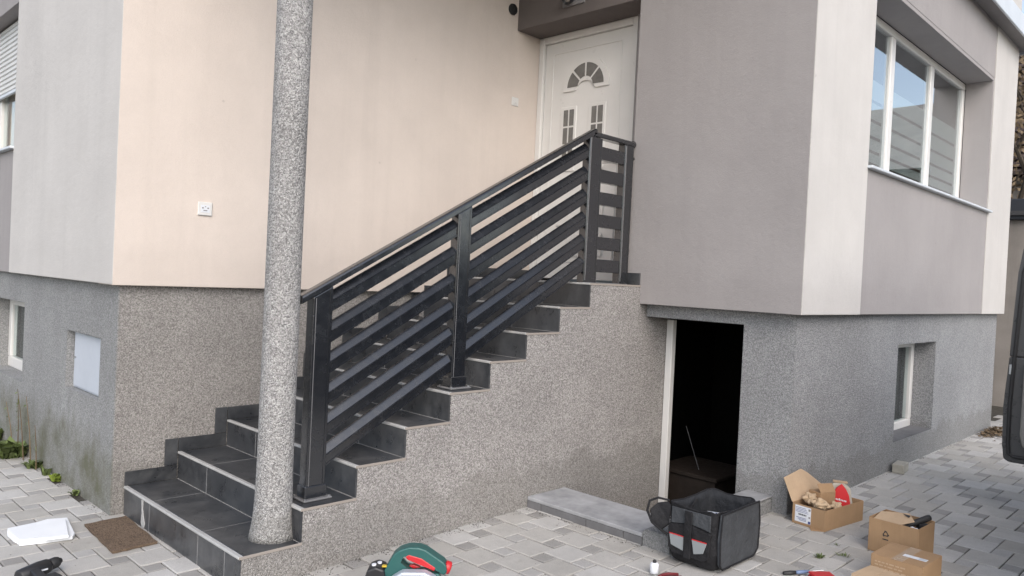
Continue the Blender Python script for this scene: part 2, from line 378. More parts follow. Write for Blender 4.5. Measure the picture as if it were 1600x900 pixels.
# wall beside the stairs
box('wall', -.054, 3.9, -.054, .19, ZP-.003, ZT, M_CREAM, house)
# right block: side wall facing the stairs, lintel over the door
box('wall', 3.22, 3.86, -2.757, -1.372, ZP, ZT, M_GREY, house)
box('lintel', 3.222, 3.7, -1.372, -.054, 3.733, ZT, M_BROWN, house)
box('wall', 3.50, 3.69, -1.374, -1.1512, 1.531, 3.736, M_GREY, house)
# right block: street-facing wall of white strips and grey bay panels
def fr(u, z, d): return (u, -2.7615+d, z)
link('wall', wall_bm(3.2205, 4.235, ZP+.001, ZT, [], fr, .27), M_WHITE, house)
link('grey_panel', wall_bm(4.235, 7.74, ZP+.002, 2.475, [], lambda u, z, d: (u, -2.755+d, z), .26), M_GREY, house)
link('grey_panel', wall_bm(4.235, 7.74, 3.905, 4.46, [], lambda u, z, d: (u, -2.755+d, z), .265), M_GREY, house)
link('wall', wall_bm(7.74, 8.74, ZP+.001, ZT, [], fr, .27), M_WHITE, house)
link('reveal', wall_bm(7.70, 7.738, 2.475, 3.905, [], lambda u, z, d: (u, -2.753+d, z), .26), M_GREY, house)
link('reveal', wall_bm(4.238, 7.70, 3.87, 3.9045, [], lambda u, z, d: (u, -2.753+d, z), .26), M_GREY, house)
box('wall', 4.235, 7.74, -2.76, -2.5, 4.63, ZT, M_PEACH, house)
box('wall', 8.48, 8.739, -2.49, 7.6, ZP+.001, ZT, M_WHITE, house)
# cornice: soffit, fascia
box('soffit', 3.1, 8.9, -2.90, -2.0, 4.46, 4.50, M_SOFF, house)
box('fascia', 3.09, 8.91, -2.925, -2.901, 4.43, 4.64, M_FASC, house, .006)
box('fascia', 8.901, 8.92, -2.90, -2.0, 4.43, 4.64, M_FASC, house)
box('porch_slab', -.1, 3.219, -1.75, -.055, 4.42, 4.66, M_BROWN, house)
box('roof', -.3, 9.0, -3.0, 7.8, ZT, ZT+.18, M_FASC, house)  # roof slab out of view, added to block light and close the house
# plinth
lw = (2.03, 3.1, .54, 1.16); ht = (.277, .945, .65, 1.04)
link('plinth', wall_bm(.0025, 7.5, -.7, ZP-.001, [lw, ht], lambda u, z, d: (0.0+d, u, z), .30), M_PEBM, house)
box('plinth', .008, 3.3, .0, .28, -.7, ZP-.004, M_PEBB, house)
dk = (-2.313, -1.502, -.9, 1.293); bw = (5.36, 6.435, .285, 1.125)
link('plinth', wall_bm(-2.686, -1.502, -.9, ZP-.001, [dk], lambda u, z, d: (3.3208+d, u, z), .33), M_PEBG, house)
link('plinth', wall_bm(3.3222, 8.75, -.9, ZP-.002, [bw], lambda u, z, d: (u, -2.688+d, z), .3), M_PEBG, house)
box('plinth', 8.45, 8.749, -2.386, 7.5, -.7, ZP-.002, M_PEBG, house)
# basement room seen through the open doorway
def room(name, x0, x1, y0, y1, z0, z1, mat, openx=False, openy=False):
    bm = bmesh.new(); t = .05
    for b in ((x0-t, x1+t, y0-t, y1+t, z0-t, z0), (x0-t, x1+t, y0-t, y1+t, z1, z1+t), (x1, x1+t, y0, y1, z0, z1), (x0, x1, y1, y1+t, z0, z1)): add_box(bm, *b)
    if not openx: add_box(bm, x0-t, x0, y0, y1, z0, z1)
    if not openy: add_box(bm, x0, x1, y0-t, y0, z0, z1)
    return link(name, bm, mat, house)
room('basement_room', 3.70, 6.0, -2.29, -.6, -.72, 1.27, M_BASESHADE, openx=True)
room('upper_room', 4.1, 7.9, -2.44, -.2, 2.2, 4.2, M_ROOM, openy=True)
box('basement_shade_panel', 5.2, 6.6, -2.384, -2.35, .2, 1.2, M_ROOM, house)  # dark sheet behind the pane, painted as the unlit room's shade
jf = box('door_frame', 3.605, 3.66, -1.562, -1.5045, -.72, 1.268, M_PVC, house, .004)

# ---- entrance door
fd = thing('front_door', '', ''); del fd['label'], fd['category']; fd.parent = house; fd.location = (0, 0, 0)
XD = 3.545
def dbox(name, y0, y1, z0, z1, xf, xb, mat, par=fd, bev=.004): return box(name, xf, xb, y0, y1, z0, z1, mat, par, bev)
for (a, b, c, d) in ((-.112, -.056, 1.535, 3.731), (-1.15, -1.094, 1.535, 3.731), (-1.094, -.112, 3.672, 3.731)): dbox('frame', a, b, c, d, XD-.03, XD+.06, M_DOOR)
# leaf with real openings for the fanlight and the two tall lights
leaf = dbox('leaf', -1.09, -.116, 1.55, 3.668, XD, XD+.05, M_DOOR)
for (a, b, c, d) in ((-.222, -.212, 1.7, 3.57), (-.978, -.968, 1.7, 3.57), (-.968, -.222, 3.562, 3.572), (-.968, -.222, 1.7, 1.71)): dbox('panel_moulding', a, b, c, d, XD-.009, XD-.001, M_DOOR, fd, .003)
CY, CZ = -.607, 3.235
def arc(r, a0, a1, n): return [(CY-r*math.cos(a0+(a1-a0)*k/n), CZ+r*math.sin(a0+(a1-a0)*k/n)) for k in range(n+1)]
def yz_prism(name, pts, x0, x1, mat, par, bev=0):
    bm = bmesh.new(); prism(bm, [(x0, y, z) for y, z in pts], (x1-x0, 0, 0), bev); return link(name, bm, mat, par)
fan = yz_prism('arched_light', arc(.252, 0, math.pi, 24)+[(CY+.252, CZ-.028), (CY+.105, CZ-.028), *[(CY+.105*math.cos(t), CZ-.028+.085*math.sin(t)) for t in (.5, 1.0, 1.57, 2.14, 2.64)], (CY-.105, CZ-.028), (CY-.252, CZ-.028)], XD-.018, XD-.001, M_DOOR, fd, .005)
for k in range(4):
    g = R(4.0); a0, a1 = math.pi*k/4+(0 if k == 0 else g/2)+.02, math.pi*(k+1)/4-(0 if k == 3 else g/2)-.02
    yz_prism('pane', arc(.20, a0, a1, 6)+arc(.085, a0+.05, a1-.05, 4)[::-1], XD-.0225, XD-.0185, M_DARKG, fan)
for (ya, yb) in ((-.522, -.338), (-.842, -.652)):
    zt, zb = 3.075, 2.50
    wnd = dbox('tall_light', ya, yb, zb, zt, XD-.014, XD-.001, M_DOOR, fd, .006)
    ga, gb = ya+.03, yb-.04; gm = (ga+gb)/2; zz = [zt-.03-.158*k for k in range(4)]
    for k in range(3):
        for (p, q) in ((ga, gm-.009), (gm+.009, gb)): dbox('pane', p, q, zz[k+1]+.016, zz[k], XD-.0185, XD-.0145, M_DARKG, wnd, 0)
for z0 in (1.75, 2.02): dbox('lower_panel', -.86, -.33, z0, z0+.2, XD-.012, XD-.001, M_DOOR, fd, .008)
bm = bmesh.new(); tube(bm, [(XD-.002, -.99, 2.54), (XD-.05, -.99, 2.54), (XD-.055, -.98, 2.54), (XD-.055, -.87, 2.54)], .009, 8); add_box(bm, XD-.008, XD-.001, -1.01, -.97, 2.43, 2.62, .003); link('handle', bm, M_ALU, fd)

# ---- right upper window
wn = box('window', 4.24, 7.70, -2.475, -2.43, 2.478, 2.53, M_PVC, house)   # bottom frame bar carries the rest
box('sill', 4.22, 7.78, -2.80, -2.476, 2.476, 2.497, M_FASC, wn, .004)
for x0, x1 in ((4.24, 4.30), (5.40, 5.50), (6.515, 6.615), (7.63, 7.698)): box('frame', x0, x1, -2.49, -2.43, 2.531, 3.80, M_PVC, wn, .006)
box('frame', 4.24, 7.698, -2.492, -2.43, 3.801, 3.868, M_PVC, wn, .006)
for x0, x1 in ((4.301, 5.399), (5.501, 6.514), (6.616, 7.629)):
    box('pane', x0, x1, -2.468, -2.462, 2.531, 3.80, M_COAT, wn)
    z = 3.36; hh = .165
    for k in range(9):
        box('frosted_strip', x0+.02, x1-.02, -2.455, -2.454, z-hh, z, M_FILM, wn); z -= hh+.026; hh = max(hh*.83, .03)
        if z-hh < 2.54: break
# ---- right basement window
bwf = box('window', 5.361, 6.434, -2.50, -2.44, .286, .36, M_PVC, house, .006)
for x0, x1 in ((5.362, 5.43), (6.36, 6.433)): box('frame', x0, x1, -2.502, -2.44, .361, 1.124, M_PVC, bwf, .006)
box('frame', 5.431, 6.359, -2.50, -2.44, 1.06, 1.123, M_PVC, bwf, .006); box('pane', 5.431, 6.359, -2.474, -2.468, .361, 1.06, M_GLASS, bwf)
box('sill', 5.363, 6.432, -2.684, -2.503, .2865, .294, M_CONCD, bwf)
# ---- left upper window with roller shutter
lwn = box('window', .10, .15, 2.302, 3.9, 2.402, 2.46, M_PVC, house, .005)
box('sill', -.085, .098, 2.29, 3.92, 2.378, 2.3995, M_FASC, lwn, .004)
for y0, y1 in ((2.302, 2.37), (2.70, 2.775), (3.45, 3.52), (3.83, 3.9)): box('frame', .09, .15, y0, y1, 2.461, 3.555, M_PVC, lwn, .005)
for k in range(14): box('shutter_slat', .062, .078, 2.36, 3.86, 3.545-.042*(k+1)+.003, 3.545-.042*k, M_SHUT, lwn, .0075)
box('shutter_bottom_bar', .058, .082, 2.36, 3.86, 2.925, 2.957, M_FASC, lwn, .006)
box('guide_rail', .05, .088, 2.305, 2.358, 2.40, 3.555, M_SHUT, lwn, .004)
box('guide_rail', .05, .088, 2.66, 2.70, 2.41, 3.555, M_SHUT, lwn, .004)
box('pane', .115, .12, 2.37, 3.83, 2.461, 3.0, M_GLASS, lwn)
box('curtain', .17, .19, 3.15, 3.83, 2.45, 3.5, M_PEACH, lwn); box('curtain', .17, .19, 2.37, 2.95, 2.45, 3.5, M_LABEL, lwn)
box('shade_panel', .22, .24, 2.25, 4.0, 2.3, 3.7, M_ROOM, lwn)  # dark-coloured sheet standing in for the shade of the room inside
# ---- left basement window and meter hatch
lbw = box('window', .14, .19, 2.031, 3.099, .541, .63, M_PVC, house, .006)
for y0, y1 in ((2.032, 2.10), (3.02, 3.098)): box('frame', .138, .19, y0, y1, .631, 1.159, M_PVC, lbw, .006)
box('frame', .14, .19, 2.101, 3.019, 1.09, 1.158, M_PVC, lbw, .006); box('pane', .16, .166, 2.101, 3.019, .631, 1.09, M_GLASS, lbw); box('shade_panel', .22, .24, 2.0, 3.2, .5, 1.2, M_ROOM, lbw)  # last box: dark sheet, its colour stands for the unlit cellar
hd = box('meter_hatch', .05, .062, .279, .943, .652, 1.038, M_HATCH, house); box('door_flap', .036, .049, .282, .90, .666, 1.03, M_HATCH, hd, .003)
bm = bmesh.new(); lathe(bm, [(.008, 0), (.008, .006)], 10, Vector((-1, 0, 0)), Vector((.0365, .87, .86))); link('lock', bm, M_ALU, hd)

# wall fittings: things of their own
t = thing('intercom_plate', 'small square cream call plate on the pale wall beside the column', 'doorbell', (.474, -.054, 1.885))
box('plate', .428, .520, -.066, -.0545, 1.842, 1.928, M_PVC, t, .004); box('recess', .445, .503, -.0672, -.0661, 1.862, 1.908, M_LABEL, t)
for (a, b, c, d) in ((.452, .462, 1.886, 1.894), (.486, .496, 1.886, 1.894), (.462, .486, 1.872, 1.877), (.470, .478, 1.896, 1.901)): box('button', a, b, -.069, -.0673, c, d, M_SOFF, t)
t = thing('light_switch', 'white rocker switch on the pale wall left of the entrance door', 'switch', (3.226, -.054, 3.104))
box('plate', 3.183, 3.269, -.064, -.0545, 3.066, 3.142, M_PVC, t, .004); box('rocker', 3.205, 3.247, -.069, -.0641, 3.083, 3.125, M_PVC, t, .003)
bm = bmesh.new(); lathe(bm, [(.046, 0), (.05, .01), (.046, .022), (.034, .024), (.03, .012)], 20, Vector((0, -1, 0)), Vector((3.14, -.0545, 3.897)))
tag(link('wall_vent', bm, M_RUB), 'round dark vent cap high on the wall by the brown lintel', 'vent')
t = thing('porch_lamp', 'small spotlight on a square base above the entrance door', 'lamp', (3.222, -.70, 3.86))
box('base', 3.206, 3.2215, -.82, -.58, 3.82, 3.97, M_SOFF, t, .004)
bm = bmesh.new(); lathe(bm, [(.03, 0), (.045, .03), (.05, .08), (.04, .085), (.02, .06)], 18, Vector((-.75, .1, -.65)), Vector((3.195, -.69, 3.90))); link('lamp_head', bm, M_BLK, t)
bm = bmesh.new(); lathe(bm, [(.036, .0), (.036, .004)], 18, Vector((-.75, .1, -.65)), Vector((3.195, -.69, 3.90))+Vector((-.75, .1, -.65)).normalized()*.066); link('lens', bm, M_BULB, t)

# ------------------------------------------------------------------ staircase
H, G, X0, WC = .17, .3167, .0717, 1.50
st = thing('staircase', 'nine-step outdoor staircase of dark slate tiles with a pebble-dashed side', 'stairs')
pts = [(X0+.012, -.85)]
for i in range(1, 10):
    pts += [(X0+.012+(i-1)*G, i*H-.012)]
    if i < 9: pts += [(X0+.012+i*G, i*H-.012)]
pts += [(3.53, 9*H-.012), (3.53, 1.29), (3.66, 1.29), (3.66, -.85)]
bm = bmesh.new(); prism(bm, [(x, -WC, z) for x, z in pts], (0, WC-.002, 0)); link('side_wall', bm, M_PEBW, st)
YB = -.004
for i in range(1, 10):
    nx = X0+(i-1)*G; zt = i*H; xe = nx+G if i < 9 else 3.53
    yb = YB if i < 8 else -.0565
    joints = [(-.402, yb-.012), (-1.052, -.409), (-WC-.001, -1.059)]
    if i % 2 == 0: joints = [(-.427, yb-.012), (-1.057, -.434), (-WC-.001, -1.064)]
    for (a, b) in joints:
        if i < 9: box('tread_tile', nx+.022, xe-.003, a, b, zt-.0118, zt+rnd.uniform(-.0006, .0006), M_SLATE, st, .0015)
        else:
            for xa, xb in ((nx+.022, nx+.43), (nx+.434, xe)): box('tread_tile', xa, xb, a, b, zt-.0118, zt+rnd.uniform(-.0006, .0006), M_SLATE, st, .0015)
    rj = joints if i > 1 else [(-.407, yb-.012), (-1.047, -.414), (-1.347, -1.054), (-WC-.001, -1.354)]
    for (a, b) in rj: box('riser_tile', nx+.0005, nx+.0118, a, b, (i-1)*H+.002 if i > 1 else -.05, zt-.013, M_SLATE, st, .001)
    box('grout', nx+.0015, nx+.0119, -WC+.002, yb-.012, (i-1)*H-.01, zt-.0135, M_GROUT, st)
    box('grout', nx+.02, xe+.0005, -WC+.002, yb-.012, zt-.0119, zt-.0012, M_GROUT, st)
    box('nosing_trim', nx-.004, nx+.0215, -WC-.001, yb-.01, zt-.0125, zt+.0016, M_TRIM, st, .003)
    box('edge_trim', nx+.0, xe+(.012 if i < 9 else -.31), -WC-.0045, -WC-.0012, zt-.013, zt+.0005, M_BEIGE, st)
    # skirting tiles stepping up the wall
    sb = yb+.0; xs = min(xe, 3.52)
    if i < 9:
        box('skirting_tile', nx+.002, xe-.003, sb-.009, sb-.0005, zt+.001, zt+.085, M_SLATE, st, .001)
        box('skirting_tile', xe-.082, xe-.003, sb-.009, sb-.0005, zt+.088, zt+H+.085, M_SLATE, st, .001)
    else: box('skirting_tile', nx+.002, xs, sb-.009, sb-.0005, zt+.001, zt+.085, M_SLATE, st, .001)
box('skirting_tile', 3.209, 3.2195, -1.498, -1.374, 9*H+.001, 9*H+.092, M_SLATE, st, .001)

bm = bmesh.new(); prism(bm, [(X0-.0005, y, z) for y, z in ((-.298, .156), (-.325, .156), (-.322, .11), (-.335, .07), (-.36, .03), (-.35, .004), (-.315, .0), (-.30, .03), (-.308, .08), (-.303, .12))], (-.0025, 0, 0)); link('cement_drip', bm, M_TRIM, st)
# column standing on the first tread, flared at its foot
CC = Vector((.328, -1.336, .17))
bm = bmesh.new()
prof = [(.117, 0), (.111, .03), (.101, .09), (.094, .18), (.090, .32), (.0885, .8), (.087, 2.0), (.087, 4.26)]
lathe(bm, prof, 48, Vector((0, 0, 1)), Vector((CC.x, CC.y, CC.z)))
c = link('porch_column', bm, M_COL, None, smooth=True); tag(c, 'round pebble-dashed column standing on the lowest step', 'column')

# ------------------------------------------------------------------ railing
rail = thing('stair_railing', 'anthracite metal stair railing with sloping slats and three tall posts', 'railing', (.53, -1.365, .34))
SL = H/G; ang = math.atan(SL); cs, sn = math.cos(ang), math.sin(ang)
def post(x0, x1, zb, zt, slope=True):
    y0, y1 = -1.40, -1.335
    bm = bmesh.new()
    p = [(x0, y0, zb), (x1, y0, zb), (x1, y0, zt+(x1-x0)*(SL if slope else 0)), (x0, y0, zt)]
    prism(bm, p, (0, y1-y0, 0), .004); po = link('post', bm, M_ANTH, rail)
    for xa in (x0+.014, x1-.018): box('groove_strip', xa, xa+.003, y0-.0025, y0-.0003, zb+.06, zt+(xa-x0)*(SL if slope else 0)-.01, M_ANTHL if xa < x0+.05 else M_ANTH, po)
    return po
def foot(po, x0, x1, zb):
    box('collar', x0-.007, x1+.007, -1.409, -1.326, zb+.012, zb+.075, M_ANTH, po, .004)
    box('flange', x0-.024, x1+.028, -1.432, -1.30, zb+.001, zb+.012, M_ANTHL, po, .003)
    for xx in (x0-.012, x1+.016):
        for yy in (-1.42, -1.314):
            bm = bmesh.new(); lathe(bm, [(.007, 0), (.007, .006)], 6, Vector((0, 0, 1)), Vector((xx, yy, zb+.012))); link('bolt', bm, M_ALU, po)
def hz(x): return 1.425+(x-.53)*SL           # underside of the sloping handrail
p1 = post(.470, .585, .34, hz(.470)); foot(p1, .470, .585, .34)
p2 = post(1.435, 1.545, .85, hz(1.435)); foot(p2, 1.435, 1.545, .85)
p3 = post(2.655, 2.80, 1.531, 2.585, False); p4 = post(3.08, 3.19, 1.531, 2.588, False)
for x in (2.664, 3.088): box('edge_strip', x, x+.0045, -1.4035, -1.4005, 1.55, 2.575, M_ALU, rail)
# handrail: sloping run, then level run to the wall
def sloped(name, x0, x1, prof, zc, mat):
    """profile points (y, n): n is measured square to the slope; zc(x) is the centre height"""
    bm = bmesh.new()
    A = [bm.verts.new((x0, y, zc(x0)+n/cs)) for y, n in prof]; B = [bm.verts.new((x1, y, zc(x1)+n/cs)) for y, n in prof]; k = len(prof)
    bm.faces.new(A); bm.faces.new(B[::-1])
    for i in range(k): bm.faces.new((A[i], A[(i+1) % k], B[(i+1) % k], B[i]))
    return link(name, bm, mat, rail)
hp = [(-.036, .004), (-.036, .026), (-.030, .034), (-.02, .037), (.02, .037), (.030, .034), (.036, .026), (.036, .004), (.03, 0), (-.03, 0)]
yc = -1.368
def shift(pr): return [(yc+y, n) for y, n in pr]
sloped('handrail', .405, 2.727, shift(hp), lambda x: hz(x)+.001, M_ANTH)
bm = bmesh.new(); yo = [(yc+y, 2.588+n) for y, n in hp]
A = [bm.verts.new((2.700, y, z)) for y, z in yo]; B = [bm.verts.new((3.208, y, z-.0)) for y, z in yo]
bm.faces.new(A); bm.faces.new(B[::-1])
for i in range(len(yo)): bm.faces.new((A[i], A[(i+1) % len(yo)], B[(i+1) % len(yo)], B[i]))
link('handrail', bm, M_ANTH, rail)
bm = bmesh.new(); lathe(bm, [(.03, 0), (.03, .005)], 16, Vector((1, 0, 0)), Vector((3.2085, yc, 2.606))); link('end_cap', bm, M_RUB, rail)
# slats: lower half upright, upper half raked back
sp = [(-.026, -.045), (-.026, -.039), (-.022, -.037), (-.022, -.003), (-.026, -.001), (-.026, .004), (-.020, .008), (.013, .042), (.019, .044), (.023, .040), (.023, -.045)]
for k in range(6):
    zc = lambda x, k=k: 1.372+(x-.585)*SL-.163*k
    sloped('slat', .586, 1.434, shift(sp), zc, M_ANTH); sloped('slat', 1.546, 2.654, shift(sp), zc, M_ANTH)
    zb = 2.482-.1645*k
    box('level_slat', 2.801, 3.079, -1.394, -1.345, zb-.0475, zb+.0465, M_ANTH, rail, .003)
for z in (1.60, 2.50):
    bm = bmesh.new(); lathe(bm, [(.017, 0), (.017, .012), (.012, .014), (.012, .03)], 12, Vector((1, 0, 0)), Vector((3.1902, -1.376, z))); link('wall_fixing', bm, M_RUB, rail)
box('base_strip', 2.66, 3.19, -1.40, -1.33, 1.5312, 1.536, M_ANTHL, rail)

# ------------------------------------------------------------------ basement stairwell kerb
kb = thing('stairwell_kerb', 'low concrete kerb with pale coping round the basement doorway', 'kerb', (2.24, -1.95, .05))
box('kerb_body', 2.068, 2.425, -2.40, -1.501, -.9, .092, M_CONCD, kb)
box('coping', 2.058, 2.432, -2.403, -1.5015, .0925, .116, M_CONCP, kb, .004)
for a, b in ((-1.62, -1.502), (-1.99, -1.625), (-2.27, -1.995), (-2.40, -2.275)): box('facing_tile', 2.059, 2.0675, a, b, .02, .0915, M_CONCD, kb, .001)
bm = bmesh.new(); prism(bm, [(2.061, -2.405, -.2), (2.061, -2.585, -.2), (2.061, -2.585, .125), (2.061, -2.57, .142), (2.061, -2.43, .147), (2.061, -2.405, .135)], (1.258, 0, 0), .004); link('pebble_kerb', bm, M_PEBG, kb)
box('coping', 2.35, 3.3195, -2.59, -2.40, .148, .160, M_CONCP, kb, .004)
bm = bmesh.new(); add_box(bm, 2.4, 3.7, -2.42, -1.49, -.95, -.72); add_box(bm, 2.426, 2.7, -2.40, -1.503, -.72, -.45); add_box(bm, 2.7, 2.95, -2.40, -1.503, -.72, -.58)
o = link('stairwell_floor', bm, M_CONCD); o['kind'] = 'structure'
# things inside the doorway
t = thing('wooden_chest', 'dark brown wooden chest standing just inside the basement doorway', 'chest', (4.15, -1.6, -.72))
box('body', 3.86, 4.40, -1.86, -1.32, -.72, -.005, M_WOODD, t, .005); box('lid', 3.84, 4.42, -1.88, -1.30, -.003, .03, M_WOODD, t, .005)
bm = bmesh.new(); tube(bm, [(4.0, -1.63, .031), (4.0, -1.56, .20), (4.0, -1.49, .37)], .0025, 6); tag(link('thin_rod', bm, M_CONCD), 'thin pale rod leaning on the chest in the dark doorway', 'rod')

# ------------------------------------------------------------------ loose things on the ground
bm = bmesh.new(); prs = []
cor = [Vector((-.170, -.115, 0)), Vector((.058, -.10, 0)), Vector((.036, -.636, 0)), Vector((-.199, -.650, 0))]
for a, b in zip(cor, cor[1:]+cor[:1]):
    for k in range(9): prs.append(a.lerp(b, k/9)+Vector((rnd.uniform(-.004, .004), rnd.uniform(-.004, .004), .002)))
prism(bm, prs, (0, 0, .013)); tag(link('doormat', bm, M_COIR), 'worn brown coir doormat on the pavers before the first step', 'doormat')
t = thing('foam_sheet', 'folded white foam packing sheet lying left of the brown doormat', 'foam sheet', (-.38, -.1, 0))
bm = bmesh.new(); prism(bm, [(-.516, .042, .002), (-.366, .054, .002), (-.31, .085, .002), (-.214, .05, .002), (-.262, -.255, .002), (-.288, -.305, .002), (-.409, -.281, .002), (-.527, -.253, .002), (-.521, -.19, .002), (-.534, -.165, .002), (-.537, -.05, .002)], (0, 0, .018), .004); link('lower_sheet', bm, M_FOAM, t)
bm = bmesh.new(); prism(bm, [(-.540, -.065, .021), (-.40, -.042, .021), (-.335, .028, .021), (-.245, -.03, .021), (-.312, -.325, .021), (-.414, -.305, .021), (-.425, -.275, .021), (-.528, -.258, .021)], (0, 0, .016), .004); link('upper_sheet', bm, M_FOAM, t)
# cordless drill lying at the lower left corner
t = thing('cordless_drill', 'black cordless drill lying on the pavers below the foam sheet', 'drill', (-.565, -.765, 0), R(12))
bm = bmesh.new(); lathe(bm, [(.030, -.10), (.036, -.095), (.038, 0), (.034, .04), (.030, .05)], 20, Vector((1, .15, .08)), Vector((0, 0, .045))); link('motor_body', bm, M_BLK, t, True, True)
bm = bmesh.new(); lathe(bm, [(.022, .05), (.027, .055), (.027, .085), (.022, .098), (.016, .102), (.012, .112)], 18, Vector((1, .15, .08)), Vector((0, 0, .045))); link('chuck', bm, M_RUB, t, True, True)
bm = bmesh.new(); prism(bm, [(-.06, -.03, .03), (-.015, -.03, .03), (-.03, -.15, .022), (-.075, -.15, .022)], (0, 0, .038), .008); link('grip', bm, M_BLK, t, True)
box('battery', -.10, .0, -.215, -.15, .003, .075, M_RUB, t, .008, True); box('name_plate', -.035, .02, -.041, -.0385, .048, .055, M_LABEL, t, 0, True)
# circular saw (green body, red grip), local x runs to the picture's right
t = thing('circular_saw', 'teal green hand power saw with red grip and silver blade guard', 'power saw', (.632, -2.105, .01), R(-45))
def xz(name, pts, y0, y1, mat, bev=0, par=t, smooth=False):
    bm = bmesh.new(); prism(bm, [(x, y0, z) for x, z in pts], (0, y1-y0, 0), bev); return link(name, bm, mat, par, True, smooth)
t.scale = (1.1, 1.1, 1.17)
hb = xz('housing', [(-.135, .10), (-.11, .15), (-.085, .195), (-.06, .215), (-.02, .228), (.022, .228), (.05, .220), (.128, .174), (.14, .16), (.144, .135), (.132, .122), (.112, .128), (.104, .144), (.038, .186), (-.012, .200), (-.046, .194), (-.06, .165), (-.03, .140), (.03, .130), (.112, .1265), (.12, .09), (.10, .055), (-.11, .055)], -.033, .033, M_GREEN, .006)
xz('grip_insert', [(-.034, .190), (-.02, .199), (.034, .187), (.096, .151), (.088, .137), (.028, .165), (-.025, .178)], -.0345, .0345, M_RED, .004)
bm = bmesh.new(); lathe(bm, [(.022, 0), (.026, .006), (.026, .022), (.020, .028)], 18, Vector((1, 0, -.35)), Vector((.131, 0, .148))); link('end_cap', bm, M_RED, t, True, True)
xz('trigger', [(-.02, .146), (.0, .152), (.03, .142), (.0, .136)], -.012, .012, M_RED, .003)
xz('blade_guard', [(-.13, .06), (-.085, .118), (-.04, .146), (.055, .148), (.098, .128), (.118, .09), (.118, .02), (-.13, .02)], -.085, -.037, M_GREYP, .008)
xz('guard_recess', [(-.05, .08), (-.025, .116), (.05, .118), (.07, .09), (.06, .025), (-.04, .025)], -.0885, -.0852, M_CONCD, .001)
box('base_plate', -.18, .17, -.10, .07, .0, .006, M_GREYP, t, .002, True)
xz('motor', [(-.20, .10), (-.19, .135), (-.155, .15), (-.12, .14), (-.11, .10), (-.13, .06), (-.18, .06)], -.05, .05, M_BLK, .009)
for (a, c) in ((-.165, -.02), (-.145, .005)):
    bm = bmesh.new(); lathe(bm, [(.010, 0), (.010, .006)], 10, Vector((-.1, 0, 1)), Vector((a, c, .1465))); link('knob', bm, M_LABEL, t, True)
box('dial', -.13, -.11, -.04, -.02, .146, .152, paint('yellow_dial', (.6, .42, .04), .4), t, .002, True)

# tool bag
bag = thing('tool_bag', 'open black and grey tool bag standing in front of the basement doorway', 'bag', (2.20, -2.765, .05))
def ring_loft(rings, mat, name, par, inner=None):
    bm = bmesh.new(); Rg = [[bm.verts.new(p) for p in r] for r in rings]; n = len(rings[0])
    for a, b in zip(Rg, Rg[1:]):
        for k in range(n): bm.faces.new((a[k], a[(k+1) % n], b[(k+1) % n], b[k]))
    bm.faces.new(Rg[0][::-1])
    if inner: bm.faces.new(Rg[-1])
    return link(name, bm, mat, par, True, True)
def rrect(hx, hy, z, r, cx=0, cy=0, wob=0):
    o = []
    for qx, qy, a0 in ((1, 1, 0), (-1, 1, 90), (-1, -1, 180), (1, -1, 270)):
        for k in range(4):
            a = R(a0+30*k); o.append(Vector((cx+qx*(hx-r)+r*math.cos(a), cy+qy*(hy-r)+r*math.sin(a), z+wob*math.sin(3.1*a+qx))))
    # straight-run midpoints so the cloth can sag
    out = []
    for i, p in enumerate(o):
        out.append(p)
        if i % 4 == 3:
            q = o[(i+1) % len(o)]; out += [p.lerp(q, .33)+Vector((0, 0, -wob*3)), p.lerp(q, .67)+Vector((0, 0, -wob*4))]
    return out
rg = [rrect(.195, .125, .004, .04), rrect(.215, .140, .02, .05), rrect(.229, .153, .10, .05), rrect(.227, .151, .20, .05, .003, 0, .002), rrect(.220, .146, .27, .04, -.002, .002, .002), rrect(.224, .149, .312, .035, 0, 0, .003), rrect(.216, .141, .314, .03, 0, 0, .003), rrect(.212, .138, .27, .03), rrect(.205, .132, .10, .03), rrect(.20, .128, .05, .03)]
ring_loft(rg[:6], M_NYL, 'shell', bag); ring_loft(rg[5:][::-1], M_LIN, 'lining', bag)
bm = bmesh.new(); q = rrect(.221, .146, .315, .035, 0, 0, .003); tube(bm, q+[q[0]], .0055, 6); link('rim_piping', bm, M_NYL, bag, True)
def bx(name, x0, x1, y0, y1, z0, z1, mat, bev=.004): return box(name, x0, x1, y0, y1, z0, z1, mat, bag, bev, True)
def yzp(name, pts, x0, x1, mat, bev=.003):
    bm = bmesh.new(); prism(bm, [(x0, y, z) for y, z in pts], (x1-x0, 0, 0), bev); return link(name, bm, mat, bag, True)
def xzp(name, pts, y0, y1, mat, bev=.003):
    bm = bmesh.new(); prism(bm, [(x, y0, z) for x, z in pts], (0, y1-y0, 0), bev); return link(name, bm, mat, bag, True)
yzp('grey_panel', [(.118, .30), (-.118, .30), (-.118, .215), (.0, .235), (.118, .21)], -.2335, -.2255, M_NYG)
yzp('front_pocket', [(.13, .205), (.0, .228), (-.125, .205), (-.12, .08), (-.09, .055), (.09, .055), (.125, .08)], -.243, -.2265, M_NYL)
yzp('reflective_patch', [(.118, .155), (.030, .155), (.030, .083), (.105, .098)], -.2475, -.2435, M_REFL, .001)
yzp('reflective_patch', [(-.020, .155), (-.108, .155), (-.09, .10), (-.035, .083)], -.2475, -.2435, M_REFL, .001)
for a, b in ((.118, .030), (-.020, -.108)): bx('red_piping', -.2485, -.2438, min(a, b), max(a, b), .1555, .161, M_RED, .001)
bx('strap', -.2525, -.2436, -.016, .026, .05, .30, M_NYL, .002)
xzp('side_panel', [(-.205, .05), (-.18, .022), (.17, .022), (.212, .055), (.222, .20), (.205, .316), (-.20, .312), (-.212, .18)], -.1675, -.1515, M_NYG, .006)
